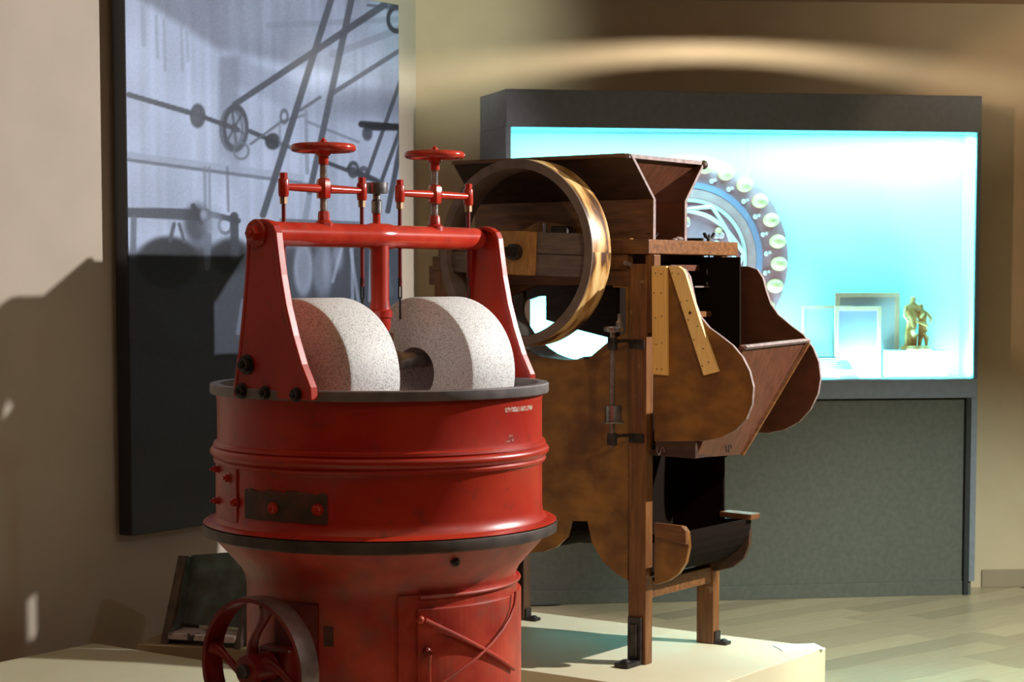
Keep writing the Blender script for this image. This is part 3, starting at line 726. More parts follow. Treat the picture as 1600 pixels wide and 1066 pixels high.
# granite rollers
SR, SZ = .222, Z(1.283)
def stone(x0, x1):
    b_ = .012
    pr = [(.075, x0), (SR-b_, x0), (SR-b_*.3, x0+b_*.3), (SR, x0+b_), (SR, x1-b_), (SR-b_*.3, x1-b_*.3), (SR-b_, x1), (.075, x1)]
    return link('granite_roller', lathe(pr, 96, 'X', (0, hy, SZ), closed=True), M['granite'], mill, smooth=True)
stone(-.352, -.152); stone(.149, .348)
az = Z(1.325)
link('roller_axle', cyl((-.40, hy, az-.02), (.40, hy, az), .022, 16), M['steel'], mill, smooth=True)
link('axle_sleeve', lathe([(.03, -.15), (.034, -.14), (.036, -.02), (.037, .045), (.034, .052), (.022, .054), (.018, .14)], 28, 'X', (0, hy, az)), M['brass'], mill, smooth=True)
link('oil_cup', lathe([(0, az+.03), (.005, az+.03), (.005, az+.05), (.015, az+.052), (.017, az+.066), (.018, az+.075), (.014, az+.077), (0, az+.077)], 18, 'Z', (.035, hy, 0)), M['brass'], mill, smooth=True)
link('oil_cup', lathe([(0, az+.0), (.005, az+.0), (.005, az+.012), (.022, az+.014), (.024, az+.02), (.02, az+.03), (0, az+.032)], 18, 'Z', (-.385, hy-.02, 0)), M['brass'], mill, smooth=True)
# scraper arm in the pan
link('scraper', tube([(0, hy, Z(1.16)), (.12, hy-.12, Z(1.15)), (.2, hy-.28, Z(1.10))], [.02, .016, .02], 10), M['steel'], mill, smooth=True)
# door in the body with crossed brace rods
DR_ = .392
a0, a1 = cyl_angle(628, DR_), cyl_angle(806, DR_) + .55
zt2 = Z(.705); zb2 = Z(.25)
def curved_plate(r0, r1, a0, a1, z0, z1, n=32):
    bm = bmesh.new()
    V = [[bm.verts.new((r*math.cos(t), r*math.sin(t), z)) for t in np.linspace(a0, a1, n+1)] for r in (r0, r1) for z in (z0, z1)]
    A, B, C_, D_ = V
    for i in range(n):
        bm.faces.new((C_[i], C_[i+1], D_[i+1], D_[i])); bm.faces.new((A[i], B[i], B[i+1], A[i+1]))
        bm.faces.new((A[i], A[i+1], C_[i+1], C_[i])); bm.faces.new((B[i], D_[i], D_[i+1], B[i+1]))
    bm.faces.new((A[0], C_[0], D_[0], B[0])); bm.faces.new((A[n], B[n], D_[n], C_[n])); return bm
link('door_surround', curved_plate(.380, .394, a0-.03, a1, zb2, zt2), M['redworn'], mill, bev=.002)
door = link('door', curved_plate(.392, .4045, a0+.10, a1-.05, zb2, zt2-.035), M['redworn'], mill, bev=.003)
def cpt(px, py, R_): a = cyl_angle(px, R_); return (R_*math.cos(a), R_*math.sin(a), drum_z(px, py, R_))
def rodpath(p_, q_, n, R_):
    a_, z_a = cyl_angle(p_[0], R_), drum_z(p_[0], p_[1], R_); b_, z_b = cyl_angle(q_[0], R_), drum_z(q_[0], q_[1], R_)
    return [(R_*math.cos(a_+(b_-a_)*t), R_*math.sin(a_+(b_-a_)*t), z_a+(z_b-z_a)*t) for t in np.linspace(0, 1, n)]
link('brace_rod', tube(rodpath((664,969), (803,1046), 18, .412), .0058, 8), M['redworn'], door, smooth=True)
link('brace_rod', tube([cpt(a_, b_, .415) for a_, b_ in ((680,1075),(715,1050),(745,1028),(768,1006),(785,985),(797,965),(804,945),(806,925))], .0045, 8), M['redworn'], door, smooth=True)
link('top_bead', tube([((.398)*math.cos(t), .398*math.sin(t), zt2-.004) for t in np.linspace(a0+.12, a1, 24)], .0055, 8), M['redworn'], mill, smooth=True)
k1 = cpt(656, 969, .410); link('rod_knob', ball(k1, .012, seg=12), M['redworn'], door, smooth=True)
k2 = Vector(cpt(666, 1018, .410)); link('latch_knob', ball(k2, .012, cyl(k2*.0 + k2 - Vector((0,0,0)), k2 + Vector((k2.x, k2.y, 0)).normalized()*.03, .006, 8), seg=12), M['reddark'], door, smooth=True)
link('latch_lever', tube([k2 + Vector((k2.x, k2.y, 0)).normalized()*.02 + Vector((0,0,z)) + Vector((0,0,0)) for z in (0.005,-.04,-.09,-.14)], [.007,.005,.005,.006], 8), M['redworn'], door, smooth=True)
# dark side port and bearing behind the pulley
cyl_patch('inspection_cover', 432, 497, 942, 1120, .383, .010, M['reddark'])
cyl_patch('bare_patch', 505, 520, 980, 1010, .3835, .004, M['patch'], .002)
# belt pulley on its shaft
PZ = Z(.508); PR = .194; px0, px1 = -.515, -.450
shaft = link('drive_shaft', cyl((px0 - .03, hy, PZ), (-.30, hy, PZ), .018, 16), M['darkiron'], mill, smooth=True)
pul = link('belt_pulley', lathe([(PR, px0), (PR+.003, (px0+px1)/2), (PR, px1), (PR-.012, px1), (PR-.012, px0)], 72, 'X', (0, hy, PZ), closed=True), [M['belt'], M['reddark']], mill, smooth=True, label='red flat belt pulley with bare steel face')
for pl in pul.data.polygons:
    c = pl.center; rr = math.hypot(c.y-hy, c.z-PZ); pl.material_index = 0 if rr > PR - .003 and abs(c.x - (px0+px1)/2) < (px1-px0)/2 - .0005 else 1
pxm = (px0+px1)/2 - .008
link('pulley_hub', lathe([(.018, px0-.02), (.040, px0-.018), (.042, px0-.01), (.042, px1), (.018, px1)], 28, 'X', (0, hy, PZ), closed=True), M['reddark'], pul, smooth=True)
link('shaft_nut', lathe([(0, px0-.038), (.018, px0-.038), (.021, px0-.034), (.021, px0-.018), (0, px0-.018)], 6, 'X', (0, hy, PZ)), M['darkiron'], pul)
for k_ in range(4):
    t0 = k_*PI/2 + math.radians(62)
    pts_ = []
    for s_ in np.linspace(0, 1, 14):
        r_ = .036 + (PR - .018 - .036)*s_
        t = t0 + 1.0*math.sin(s_*PI/2)*.95 - .25*s_
        pts_.append((pxm, hy + r_*math.cos(t), PZ + r_*math.sin(t)))
    rs_ = [.021 - .013*math.sin(s_*PI)*.8 for s_ in np.linspace(0, 1, 14)]
    link('pulley_spoke', tube(pts_, rs_, 10, flat=1.0), M['reddark'], pul, smooth=True)
bb = box(-.435, -.33, hy-.06, hy+.06, PZ-.10, PZ+.05); link('bearing_bracket', bb, M['reddark'], mill, bev=.01)

# ------------------------------------------------------------------ mounted photograph on the left wall
WF = Frame(CN.x, CN.y, 0, 54.5 - 90)       # local Y runs along the left wall towards the corner, local X off the wall
FP = .105; PTH = .072
pa = WF.at(201, 500, 0, FP); pb = WF.at(625, 500, 0, FP)
zbot = WF.at(206, 838, 0, FP).z; ztop = WF.at(625, 8, 0, FP).z
pic = link('photo_panel', box(FP-PTH, FP-.002, pa.y, pb.y, zbot, ztop), plain('black_panel_edge', (.012,.011,.014), .4), bev=.002)
pic.location = (CN.x, CN.y, 0); pic.rotation_euler = (0, 0, WF.rz)
tag(pic, 'tall dark edged panel with a blue grey photograph of an old belt driven mill', 'picture')
# the printed photograph: colours stored on a fine grid of the panel's face
NU, NV = 300, 480
ys = np.linspace(pa.y + .004, pb.y - .002, NU); zs = np.linspace(zbot + .004, ztop - .002, NV)
GY, GZ_ = np.meshgrid(ys, zs)
mm = np.array(WF.m)
wx = mm[0,0]*FP + mm[0,1]*GY + mm[0,3]; wy = mm[1,0]*FP + mm[1,1]*GY + mm[1,3]
dx, dy, dz = wx, wy, GZ_ - CAMZ
dep = dy*FW.y + dz*FW.z
U_ = 800 + F*dx/dep; V_ = PYC - F*(dy*UP.y + dz*UP.z)/dep     # picture drawn in the coordinates it was measured in
rng = np.random.default_rng(3)
def smooth_noise(nx, ny, seed):
    r = np.random.default_rng(seed).random((ny+2, nx+2))
    gx = np.linspace(0, nx, NU); gy = np.linspace(0, ny, NV)
    ix = np.minimum(gx.astype(int), nx); iy = np.minimum(gy.astype(int), ny)
    fx = gx-ix; fy = gy-iy; fx = fx*fx*(3-2*fx); fy = fy*fy*(3-2*fy)
    a_ = r[np.ix_(iy, ix)]; b_ = r[np.ix_(iy, ix+1)]; c_ = r[np.ix_(iy+1, ix)]; d_ = r[np.ix_(iy+1, ix+1)]
    return (a_*(1-fx)+b_*fx)*(1-fy[:,None]) + (c_*(1-fx)+d_*fx)*fy[:,None]
sm = lambda a, b_, x: np.clip((x-a)/(b_-a), 0, 1)**2*(3-2*np.clip((x-a)/(b_-a), 0, 1))
g = np.full(U_.shape, .60)                                       # grey value, sRGB-like
ceil_line = 20 + (U_-201)*.50
ceil_m = sm(12, -12, V_ - np.where(U_ < 345, (U_-230)*.65+5, 78 + (U_-345)*.20))
g = g*(1-ceil_m) + (.50 - .05*smooth_noise(4, 6, 5) + .04*(U_-400)/225)*ceil_m
g += .05*(smooth_noise(60, 6, 1)-.5) + .05*(smooth_noise(7, 12, 2)-.5)
g -= .10*sm(330, 600, U_)*sm(60, 200, V_)*.6
def blend(mask, val):
    global g
    mask = np.clip(mask, 0, 1); g = g*(1-mask) + val*mask
def seg(x0, y0, x1, y1, wd, val, op=.9, w2=None):
    L2 = (x1-x0)**2+(y1-y0)**2; t = np.clip(((U_-x0)*(x1-x0)+(V_-y0)*(y1-y0))/L2, 0, 1)
    d_ = np.hypot(U_-x0-t*(x1-x0), V_-y0-t*(y1-y0)); ww = wd/2 + ((w2 or wd)-wd)/2*t
    blend(op*sm(1.6, -.4, d_-ww), val)
def ell(cx_, cy_, rx, ry, val, op=.9, soft=2.0, ring=None, rot=0):
    c_, s_ = math.cos(rot), math.sin(rot); X = (U_-cx_)*c_+(V_-cy_)*s_; Y_ = -(U_-cx_)*s_+(V_-cy_)*c_
    q_ = np.hypot(X/rx, Y_/ry); d_ = (q_-1)*min(rx, ry)
    if ring is None: blend(op*sm(soft, -soft, d_), val)
    else: blend(op*sm(1.3, -.5, np.abs(d_+ring/2)-ring/2), val)
# corner pier shading, stains, wall pipe
blend(.55*sm(12, 0, np.abs(U_-358)-10)*sm(80, 95, V_)*sm(330, 180, V_), .40)
blend(.35*sm(20, 0, np.abs(V_-110-(U_-370)*.45)-14)*sm(350, 370, U_)*sm(520, 420, U_), .42)
for xs_, ys0, ys1, wd in ((223,10,70,6),(244,25,90,4),(256,30,110,4),(283,40,110,3),(292,50,95,4)): seg(xs_, ys0, xs_+2, ys1, wd, .50, .5)
seg(201, 243, 470, 278, 10, .53, .6); seg(201, 250, 470, 286, 4, .38, .8)
seg(470, 286, 610, 300, 3, .42, .7)
for xs_ in (320, 327): seg(xs_, 262, xs_+2, 420, 4, .44, .6)
seg(355, 262, 357, 330, 3, .38, .6)
ell(575, 160, 70, 26, .36, .55, 20)
seg(520, 85, 626, 45, 10, .42, .5); seg(420, 40, 626, 30, 8, .44, .5)
# dark machinery
dm = sm(-14, 16, V_ - (388 - 8*np.cos((U_-300)/40) - 10*sm(340, 440, U_)))
blend(dm*.97, .27)
ell(262, 410, 48, 40, .21, .95, 6); ell(360, 400, 30, 28, .20, .9, 8); ell(418, 400, 30, 30, .25, .8, 8)
seg(201, 332, 322, 336, 14, .30, .9, 18); seg(330, 335, 372, 345, 8, .28, .9); seg(366, 338, 367, 400, 12, .27, .9); seg(209, 340, 208, 400, 8, .38, .8)
seg(272, 350, 266, 376, 5, .33, .9); seg(280, 350, 288, 378, 4, .33, .9)
ell(308, 350, 20, 30, .27, .85, 8); seg(302, 322, 316, 348, 7, .26, .9)
ell(352, 352, 12, 15, .30, .6, 3, 4)
ell(332, 350, 16, 26, .52, .6, 10); seg(324, 370, 324, 420, 12, .40, .75, 7); ell(318, 335, 5, 8, .55, .8, 3)
seg(440, 345, 560, 350, 6, .33, .7)
# grinding stones and barrels, half seen between the red frames
seg(436, 380, 640, 385, 5, .34, .6)
blend(.8*sm(425, 445, U_)*sm(560, 535, U_)*sm(380, 400, V_)*sm(480, 440, V_), .30)
ell(474, 420, 15, 42, .52, .9, 4); ell(474, 420, 9, 34, .44, .8, 4); ell(505, 422, 16, 42, .42, .9, 5); ell(510, 415, 6, 28, .52, .6, 5)
for x0_, y0_, x1_, y1_ in ((536,380,520,440),(548,390,560,470),(550,382,551,470),(580,385,578,470),(600,380,612,460)): seg(x0_, y0_, x1_, y1_, 4, .56, .6)
ell(528, 400, 8, 22, .60, .5, 5); ell(620, 440, 18, 50, .30, .8, 8)
# belts, shafts, pulleys
seg(201, 148, 310, 180, 7, .30); seg(310, 180, 372, 203, 6, .28); seg(390, 205, 425, 220, 6, .25); seg(425, 220, 475, 238, 5, .32); seg(500, 250, 600, 288, 5, .24)
ell(309, 181, 12, 19, .30, .9, 2); ell(307, 181, 7, 13, .36, .6, 2)
ell(368, 200, 20, 37, .27, .9, 1, 5); ell(362, 202, 19, 35, .30, .6, 1, 4); ell(366, 200, 5, 7, .24, .9, 1.5)
for t in range(6):
    a_ = t*PI/3+.3; seg(366, 200, 366+18*math.cos(a_), 200+35*math.sin(a_), 2.6, .30, .8)
blend(.35*sm(1, -1, np.hypot((U_-376)/20, (V_-222)/28)-1), .42); ell(377, 236, 13, 14, .40, .8, 1, 3)
ell(426, 221, 12, 13, .24, .9, 2); seg(392, 225, 440, 190, 3, .36, .8); seg(440, 190, 475, 180, 3, .38, .7)
ell(444, 182, 7, 12, .34, .8, 2, 3); seg(470, 172, 500, 152, 4, .34, .8); seg(480, 190, 560, 222, 3, .40, .7); seg(437, 190, 438, 262, 3, .44, .6); seg(478, 175, 480, 270, 5, .42, .6)
seg(367, 163, 600, 8, 8, .30, .92, 10); seg(519, 146, 626, 78, 6, .32, .9)
seg(517, 0, 411, 336, 9, .30, .92); seg(549, 0, 484, 300, 9, .31, .92, 8); seg(484, 300, 476, 350, 8, .40, .5)
seg(628, 120, 575, 270, 5, .28); seg(628, 195, 590, 300, 5, .27); seg(628, 215, 606, 330, 7, .27)
blend(.9*sm(568, 572, U_)*sm(192, 195, V_)*sm(206, 202, V_), .17); ell(574, 208, 8, 12, .24, .8, 2); seg(565, 194, 640, 200, 9, .17)
ell(552, 265, 9, 13, .27, .9, 1, 4); ell(568, 272, 9, 12, .27, .8, 2, 5); seg(545, 262, 590, 282, 5, .25); ell(552, 265, 4, 5, .3, .8, 1)
ell(620, 30, 16, 22, .20, .85, 2, 5); blend(.7*sm(600, 612, U_)*sm(22, 10, V_), .24)
seg(575, 8, 628, 14, 3, .3, .7)
# faint reflections in the dark lower half
for cx_, cy_, rx, ry, v_, op in ((209,590,6,40,.30,.35),(372,520,12,60,.36,.0),(240,700,70,20,.26,.5),(262,545,60,10,.25,.4),(300,760,60,30,.24,.5),(330,690,30,50,.26,.4)): ell(cx_, cy_, rx, ry, v_, op, 14)
seg(380, 470, 372, 520, 6, .5, .5); seg(338, 445, 333, 500, 3, .33, .4); seg(300, 447, 360, 444, 2, .3, .4)
g += .03*(rng.random(U_.shape)-.5)
g -= .02*sm(500, 800, V_)
g = np.clip(g, .02, .9)
lin = np.clip(g*1.32, 0, 1)**2.8
rgb = np.stack([lin*.70, lin*.86, lin*1.26, np.ones_like(lin)], -1).reshape(-1, 4).astype(np.float32)
verts = np.stack([np.full(U_.shape, FP), GY, GZ_], -1).reshape(-1, 3)
idx = np.arange(NU*NV).reshape(NV, NU)
quads = np.stack([idx[:-1,:-1], idx[:-1,1:], idx[1:,1:], idx[1:,:-1]], -1).reshape(-1, 4)
me = bpy.data.meshes.new('photo_print'); me.from_pydata(verts.tolist(), [], quads.tolist())
at_ = me.color_attributes.new('print', 'FLOAT_COLOR', 'POINT'); at_.data.foreach_set('color', rgb.ravel())
m, nt, b = mat_base('photo_print_ink'); an = nt.nodes.new('ShaderNodeAttribute'); an.attribute_name = 'print'
nt.links.new(an.outputs['Color'], b.inputs['Base Color']); b.inputs['Roughness'].default_value = .38
me.materials.append(m); o = bpy.data.objects.new('photo_print', me); COL.objects.link(o); o.parent = pic

# ------------------------------------------------------------------ stone trough on a small plinth behind the mill
tp = gz(318, 1003, .17)
pl2 = link('small_plinth', box(-.235, .26, -.16, .16, 0, .17), M['plinth'], bev=.003); pl2.location = (tp.x + .02, tp.y + .05, 0); pl2.rotation_euler = (0, 0, math.radians(-14))
tag(pl2, 'low brown plinth between the left wall and the cream mill platform', 'plinth')
tro = empty('feed_bin', (tp.x + .05, tp.y + .02, .17), math.radians(-19), 'small worn green wooden bin with slanting sides on a low plinth behind the mill', 'bin')
M['green'] = noise_mat('flaking_green_paint', (.03,.045,.036), (.08,.115,.105), 12, .6, bump=.3, c3=(.05,.035,.025), s3=9, lo3=.45, hi3=.65)
M['bwood'] = noise_mat('old_brown_side', (.04,.025,.018), (.09,.055,.035), 14, .7, bump=.3)
M['crust'] = noise_mat('chipped_pale_bottom', (.05,.035,.03), (.46,.36,.34), 16, .8, bump=.5, lo=.38, hi=.46)
def side(x): return prism([(-.13, 0), (.13, 0), (.05, .315), (.02, .32)], x-.012, x+.022, 0)
link('left_side', side(-.165), M['bwood'], tro, bev=.003)
bm = prism([(-.13, 0), (.13, 0), (.05, .27), (.02, .275)], .135, .157, 0); link('right_side', bm, M['bwood'], tro, bev=.003)
bm = bmesh.new()
a = [(-.143, -.02, .06), (.135, -.02, .06), (.135, .09, .345), (-.143, .06, .315)]
v = [bm.verts.new(p_) for p_ in a]; u = [bm.verts.new((p_[0], p_[1]+.02, p_[2])) for p_ in a]
bm.faces.new(v); bm.faces.new(u[::-1])
for i in range(4): bm.faces.new((v[i], v[(i+1)%4], u[(i+1)%4], u[i]))
link('back_board', bm, M['green'], tro, bev=.003)
link('inner_lining', prism([(-.125,.03),(-.09,.03),(-.02,.08),(.055,.31),(.03,.315),(-.05,.10)], -.143, -.136, 0), M['green'], tro)
link('bottom_board', box(-.143, .135, -.13, .0, .02, .045), M['crust'], tro, bev=.004)

# ------------------------------------------------------------------ lit display case
A1 = Vector((-.028, 9.08, 0)); B1 = Vector((2.29, 9.43, 0))
CL = (B1 - A1).length; CA = math.degrees(math.atan2(B1.y - A1.y, B1.x - A1.x))
CF = Frame(A1.x, A1.y, 0, CA)
case = empty('display_case', (A1.x, A1.y, 0), CF.rz, 'wide dark grey wall display case with a brightly lit glass window', 'display case')
CZ = 2.452; zg0 = CF.at(1400, 593, 1, 0).z; zg1 = (CF.at(797, 195, 1, 0).z + CF.at(1527, 210, 1, 0).z)/2
dpt = .33
# plan is splayed at the left end, parallel to the wall at the back
bl_ = (-.07, .40); br_ = (CL, .215)
def planprism(z0, z1, y_in=0, xi=0):
    return prism([(xi, y_in), (CL - xi, y_in), (br_[0]-xi, br_[1]), (bl_[0]+xi, bl_[1])], z0, z1, 2)
zsill = CF.at(1400, 623, 1, 0).z
link('header', planprism(zg1, CZ, 0), M['casemetal'], case, bev=.004)
link('sill', planprism(zsill, zg0, 0), M['casemetal'], case, bev=.004)
link('base_cabinet', planprism(.07, zsill - .008, .03, .02), M['casebase'], case)
link('kick_board', planprism(0, .07, .02, .01), M['casebase'], case, bev=.003)
link('shadow_gap', planprism(zsill - .008, zsill, .05, .03), M['caseblack'], case)
# left end wall and right stile, upper part
link('left_end', prism([(0, 0), (.022, 0), (bl_[0]+.022, bl_[1]), (bl_[0], bl_[1])], zg0, zg1, 2), M['casemetal'], case)
link('left_end_base', prism([(0, .002), (.022, .002), (bl_[0]+.022, bl_[1]), (bl_[0], bl_[1])], 0, zsill-.008, 2), M['casemetal'], case)
link('right_stile', box(CL-.022, CL, 0, .02, zg0, zg1), M['frameedge'], case, bev=.002)
link('right_end', box(CL-.012, CL, .02, br_[1], zg0, zg1), M['casemetal'], case)
link('right_foot_stile', box(CL-.055, CL-.032, -.0, .028, .0, zsill), M['caseblack'], case)
link('right_foot_panel', box(CL-.03, CL, -.0, .028, .07, zsill), M['casemetal'], case)
# white lining, cyan of the case light put into its colour
def lin(name, bm): return link(name, bm, M['white'], case)
lin('back_lining', prism([(bl_[0]+.03, bl_[1]-.012), (CL-.014, br_[1]-.012), (CL-.014, br_[1]-.002), (bl_[0]+.03, bl_[1]-.002)], zg0, zg1, 2))
lin('floor_lining', prism([(.024, .012), (CL-.014, .022), (CL-.014, br_[1]-.014), (bl_[0]+.03, bl_[1]-.014)], zg0, zg0+.006, 2))
lin('left_lining', prism([(.0225, .012), (.027, .012), (bl_[0]+.027, bl_[1]-.014), (bl_[0]+.0225, bl_[1]-.014)], zg0+.006, zg1, 2))
lin('right_lining', box(CL-.016, CL-.0125, .022, br_[1]-.014, zg0+.006, zg1))
mid = CF.at(1168, 300, 1, .0).x
link('glass_pane', box(.024, mid, .003, .009, zg0, zg1), M['glass'], case); link('glass_pane', box(mid+.002, CL-.022, .003, .009, zg0, zg1), M['glass'], case)
# cool lamps in the case roof, plus added floor strips evening the glow
for fx in (.25, .75):
    bx = CF.m @ Vector((CL*fx, .075, zg1 - .02)); tg = CF.m @ Vector((CL*fx, .20, zg0 + .5))
    area('case_lamp_and_fill', bx, tg, 21, CL*.48, .10, (.18, .97, 1.0))
    bx = CF.m @ Vector((CL*fx, .03, zg0 + .02)); tg = CF.m @ Vector((CL*fx, .26, zg0 + .6))  # added fill along the case floor to lift the lower lining
    area('case_lamp_and_fill', bx, tg, 27, CL*.48, .02, (.21, .97, 1.0))
# ---- rose window disc
RY = .19
rc = CF.at(1075, 405, 1, RY); RO = .505
rose = empty('rose_disc', CF.m @ Vector((rc.x, RY, zg0 + .006)), CF.rz, 'large round rose window model with cream knobs round its rim inside the lit case', 'model')
rz_ = rc.z - zg0 - .006
M['disc'] = noise_mat('violet_grey_disc', (.52,.17,.22), (.66,.23,.30), 14, .6)
M['blueband'] = plain('pale_blue_band', (.36,.22,.37), .5)
M['tracery'] = plain('white_tracery', (.9,.55,.55), .5)
M['pinkband'] = noise_mat('pinkish_band', (.66,.20,.22), (.78,.27,.29), 14, .6)
M['knob'] = noise_mat('cream_knob', (.86,.36,.17), (.95,.43,.23), 30, .5)
rose_disc = link('disc', lathe([(0, 0), (RO, 0), (RO, .03), (0, .03)], 72, 'Y', (0, 0, rz_)), M['disc'], rose)
link('blue_band', lathe([(.345, -.006), (.375, -.006), (.375, 0), (.345, 0)], 72, 'Y', (0, 0, rz_), closed=True), M['blueband'], rose)
link('pink_band', lathe([(.30, -.004), (.343, -.004), (.343, 0), (.30, 0)], 72, 'Y', (0, 0, rz_), closed=True), M['pinkband'], rose)
link('white_band', lathe([(.278, -.008), (.296, -.008), (.296, 0), (.278, 0)], 72, 'Y', (0, 0, rz_), closed=True), M['tracery'], rose)
link('support_foot', box(-.18, .18, -.05, .08, 0, .03, box(-.012, .012, .032, .05, .03, rz_)), M['white'], rose)
for k_ in range(6):
    a_ = k_*PI/3 + .1
    pts_ = [(.28*math.cos(a_)*(1-s_) + .28*math.cos(a_+2*PI/3)*s_ - .09*math.sin(s_*PI)*math.cos(a_+PI/3)*-1, -.008, rz_ + .28*math.sin(a_)*(1-s_) + .28*math.sin(a_+2*PI/3)*s_ + .09*math.sin(s_*PI)*math.sin(a_+PI/3)) for s_ in np.linspace(0, 1, 14)]
    link('tracery_bar', tube(pts_, .010, 8), M['tracery'], rose, smooth=True)
    for j in range(4):
        aa = a_ + PI/6 + random.uniform(-.14, .14); r_ = .20 + random.uniform(-.04, .05)
        link('glass_bead', ball((r_*math.cos(aa), -.006, rz_ + r_*math.sin(aa)), .018, seg=10), [M['pinkband'], M['knob'], M['tracery']][j % 3], rose, smooth=True)
kn = None
for k_ in range(26):
    a_ = k_*2*PI/26 - .05
    o_ = link('knob', ball((0, -.018, 0), .041, sz=.85, seg=18), M['knob'], rose, smooth=True) if kn is None else dup(kn, rose)
    kn = kn or o_; o_.location = (.455*math.cos(a_), 0, rz_ + .455*math.sin(a_))
    if k_ == 0: rs0 = link('rosette', ball((0, -.004, 0), .012, ball((.018, -.004, .006), .008, seg=8), seg=8), M['tracery'], rose, smooth=True); o2_ = rs0
    else: o2_ = dup(rs0, rose)
    o2_.location = (.395*math.cos(a_+.12), 0, rz_ + .395*math.sin(a_+.12))
# ---- picture frames
def xz_case(px, py, y): p_ = CF.at(px, py, 1, y); return p_.x, p_.z
M['pframe'] = noise_mat('pale_frame_wood', (.86,.38,.26), (.94,.44,.32), 10, .6, stretch=(3,3,3))
M['sheet'] = noise_mat('pale_blue_sheet', (.36,.24,.38), (.46,.31,.46), 3, .6)
M['sheet2'] = plain('translucent_pale_sheet', (.66,.5,.55), .5)
zfl = zg0 + .0065
def frame(px0, px1, pyt, pyb, y, wd, sheet, label, name='wooden_frame'):
    x0, zt3 = xz_case(px0, pyt, y); x1, zb3 = xz_case(px1, pyb, y)
    if pyb is None or zb3 < zfl: zb3 = zfl
    e_ = empty(name, CF.m @ Vector(((x0+x1)/2, y, zfl)), CF.rz, label, 'frame', 'wooden frames in the lit case')
    h = (x1-x0)/2; zb = zb3 - zfl; zt = zt3 - zfl; t = .016
    link('top_rail', box(-h, h, 0, t, zt-wd, zt), M['pframe'], e_, bev=.001); link('bottom_rail', box(-h, h, 0, t, zb, zb+wd), M['pframe'], e_, bev=.001)
    link('stile', box(-h, -h+wd, 0, t, zb+wd, zt-wd), M['pframe'], e_, bev=.001); link('stile', box(h-wd, h, 0, t, zb+wd, zt-wd), M['pframe'], e_, bev=.001)
    if sheet: link('screen', box(-h+wd, h-wd, t*.4, t*.6, zb+wd, zt-wd), sheet, e_)
    return e_
frame(1306, 1404, 458, 592, .185, .022, M['sheet2'], 'tallest pale wooden frame at the back of the lit case, beside the statuette')
frame(1305, 1376, 479, 592, .125, .020, M['sheet'], 'front pale wooden frame with a blue screen, before the tallest frame')
frame(1254, 1330, 478, 592, .158, .012, M['white'], 'thin faint frame at the left, partly behind the blue screened frame')
# ---- plinth with statuette
x0, zt3 = xz_case(1382, 547, .12); x1, _ = xz_case(1474, 547, .12)
e_ = link('white_plinth', box(-(x1-x0)/2, (x1-x0)/2, -.045, .045, 0, zt3 - zfl), M['white'], bev=.002); e_.location = CF.m @ Vector(((x0+x1)/2, .10, zfl)); e_.rotation_euler = (0, 0, CF.rz)
tag(e_, 'white block plinth under the golden statuette in the lit case', 'plinth')
M['gold'] = noise_mat('gilded_plaster', (.50,.13,.02), (.93,.44,.18), 22, .5, bump=.4, lo=.4, hi=.6)
xs0, zst = xz_case(1424, 460, .17); H_ = zst - zt3
st = empty('statuette', CF.m @ Vector((xs0, .10, zt3)), CF.rz, 'golden statuette of two standing figures leaning together on a small base', 'statuette')
def figure(name, joints, edges, rad, mat, par):
    me_ = bpy.data.meshes.new(name); me_.from_pydata(joints, edges, []); o_ = bpy.data.objects.new(name, me_); COL.objects.link(o_); o_.parent = par
    o_.modifiers.new('skin', 'SKIN'); sv = me_.skin_vertices[0].data
    for i, r_ in enumerate(rad): sv[i].radius = (r_, r_)
    sv[0].use_root = True
    ss = o_.modifiers.new('sub', 'SUBSURF'); ss.levels = 2; ss.render_levels = 2; me_.materials.append(mat); return o_
h = H_
def person(x, lean, flip, sc):
    f = -1 if flip else 1; s_ = h*sc
    J = [(x, 0, .50*s_), (x+lean*.3, 0, .66*s_), (x+lean*.6, 0, .82*s_), (x+lean*.75, 0, .87*s_), (x+lean, 0, .93*s_), (x+lean, 0, .99*s_),
         (x-.05*s_, .0, .28*s_), (x-.07*s_, .01, .04*s_), (x-.07*s_, -.02, .03*s_), (x+.05*s_, -.02, .28*s_), (x+.09*s_, 0, .04*s_), (x+.10*s_, -.03, .03*s_),
         (x+lean*.6-.12*s_, 0, .79*s_), (x+lean*.6-.17*s_, -.02, .62*s_), (x+lean*.6-.10*s_*f, -.04, .52*s_), (x+lean*.6+.12*s_, 0, .79*s_), (x+lean*.6+.19*s_, -.02, .66*s_), (x+lean*.6+.10*s_, -.05, .60*s_)]
    E_ = [(0,1),(1,2),(2,3),(3,4),(4,5),(0,6),(6,7),(7,8),(0,9),(9,10),(10,11),(2,12),(12,13),(13,14),(2,15),(15,16),(16,17)]
    R_ = [.085,.08,.085,.035,.062,.045,.06,.03,.028,.06,.03,.028,.04,.032,.025,.04,.032,.025]
    return J, E_, [r_*s_ for r_ in R_]
J, E_, R_ = person(-.028, .012, False, .98); link('figure_base', lathe([(0, 0), (.075, 0), (.078, .006), (.065, .022), (0, .022)], 20, 'Z'), M['gold'], st, smooth=True)
figure('standing_figure', J, E_, R_, M['gold'], st)
J, E_, R_ = person(.036, -.012, True, .84); figure('standing_figure', J, E_, R_, M['gold'], st)
link('drapery', prism([(-.06, .02), (-.005, .02), (-.012, .13), (-.05, .15)], -.022, -.006, 1), M['gold'], st, bev=.006)
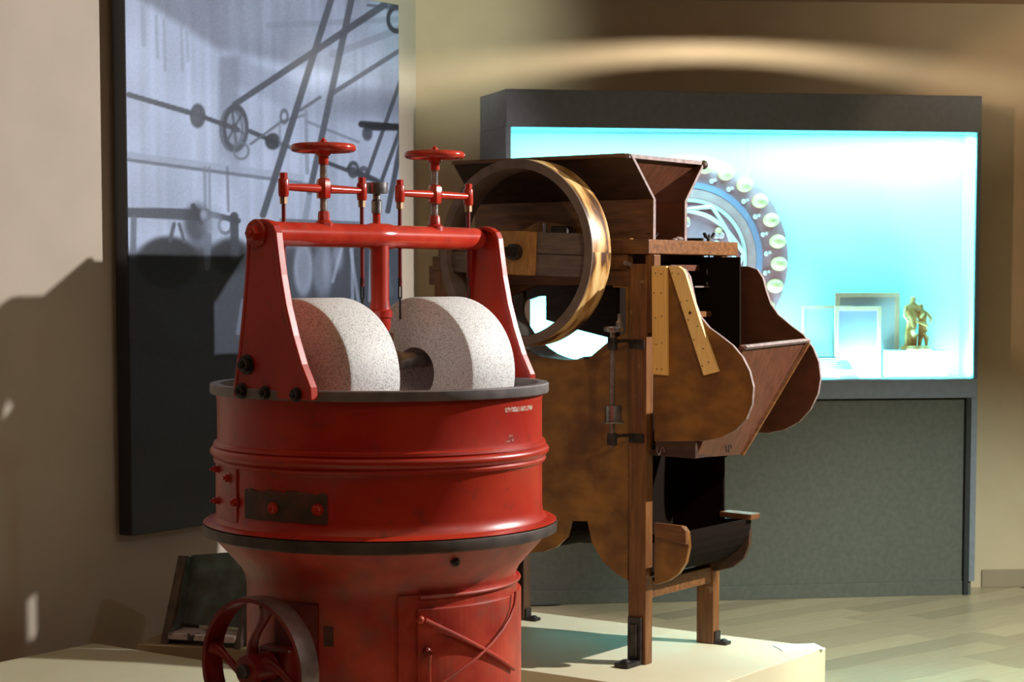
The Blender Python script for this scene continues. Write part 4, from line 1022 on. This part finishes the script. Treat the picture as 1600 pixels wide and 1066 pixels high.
# ---- stack of plates and a folded card
x0, zz = xz_case(1262, 588, .10)
for k_ in range(9):
    o_ = link('glass_sheet', box(-.09, .09, -.03, .03, 0, .0065), M['sheet'] if k_ % 2 else plain('pale_sheet', (.55,.6,.66), .4), None, bev=.001)
    o_.location = CF.m @ Vector((x0 + .045 + random.uniform(-.006, .006), .085, zfl + k_*.0115)); o_.rotation_euler = (0, 0, CF.rz + random.uniform(-.03, .03))
    tag(o_, ('lowest', 'second lowest', 'third from the bottom', 'fourth from the bottom', 'middle', 'fourth from the top', 'third from the top', 'second from the top', 'topmost')[k_] + ' thin sheet of the stack left of the white card', 'sheet', 'stack of thin sheets in the case')
    sp_ = box(-.088, .088, -.028, .028, .0065, .0115); s2 = link('spacer', sp_, M['ink'], o_)
xc, zc_ = xz_case(1320, 572, .06)
cardo = empty('folded_card', CF.m @ Vector((xc, .045, zfl)), CF.rz, 'white slanting card with faint grey marks at the bottom of the lit case', 'card')
a = [P_ for P_ in (xz_case(1292,557,.09), xz_case(1323,557,.09), xz_case(1343,585,.03), xz_case(1312,585,.03))]
ptsc = [(a[0][0]-xc, -.0+.03, .085), (a[1][0]-xc, .03, .085), (a[2][0]-xc, -.03, .0), (a[3][0]-xc, -.03, .0)]
bm = bmesh.new(); v = [bm.verts.new(p_) for p_ in ptsc]; u = [bm.verts.new((p_[0], p_[1]+.003, p_[2]+.0)) for p_ in ptsc]
bm.faces.new(v); bm.faces.new(u[::-1])
for i in range(4): bm.faces.new((v[i], v[(i+1)%4], u[(i+1)%4], u[i]))
card = link('card_sheet', bm, M['paper'], cardo)
def on_card(s_, t_):
    p_ = Vector(ptsc[0]).lerp(Vector(ptsc[1]), s_); q_ = Vector(ptsc[3]).lerp(Vector(ptsc[2]), s_); r_ = p_.lerp(q_, t_); return (r_.x, r_.y-.001, r_.z+.001)
bm = bmesh.new()
for s0, t0_, n_ in ((.45, .45, 10), (.40, .80, 14)):
    tube([on_card(s0 + .045*i*(10/n_), t0_ + .05*math.sin(i*2.1)) for i in range(n_)], .0014, 5, bm)
link('faint_marks', bm, M['ink'], card)

# ------------------------------------------------------------------ unseen lamp added, its slit shaped to throw the arc of light on the back wall
lx = Vector((1.05, 8.6, 2.868))
lamp = empty('added_arc_lamp', lx, 0, 'made-up ceiling lamp out of view, added to throw the arc of light on the back wall', 'lamp')
link('upper_slit_baffle', lathe([(0, .03), (.10, .03), (.10, -.0155), (.0985, -.0155), (.0985, .027), (0, .027)], 40), M['darkiron'], lamp)
link('lower_slit_baffle', lathe([(0, -.036), (.10, -.036), (.10, -.0235), (.0985, -.0235), (.0985, -.034), (0, -.034)], 40), M['darkiron'], lamp)
link('back_shield', lathe([(.101, -.036), (.103, -.036), (.103, .03), (.101, .03)], 24, closed=True, a0=PI, a1=2*PI), M['darkiron'], lamp)
link('stem', cyl((0, 0, .03), (0, 0, CEIL - 2.868), .008, 10), M['darkiron'], lamp)
l = bpy.data.lights.new('added_arc_bulb', 'POINT'); l.energy = 85; l.color = (1, .96, .78); l.shadow_soft_size = .006
o = bpy.data.objects.new('added_arc_bulb', l); COL.objects.link(o); o.location = lx
print('planks', cnt)
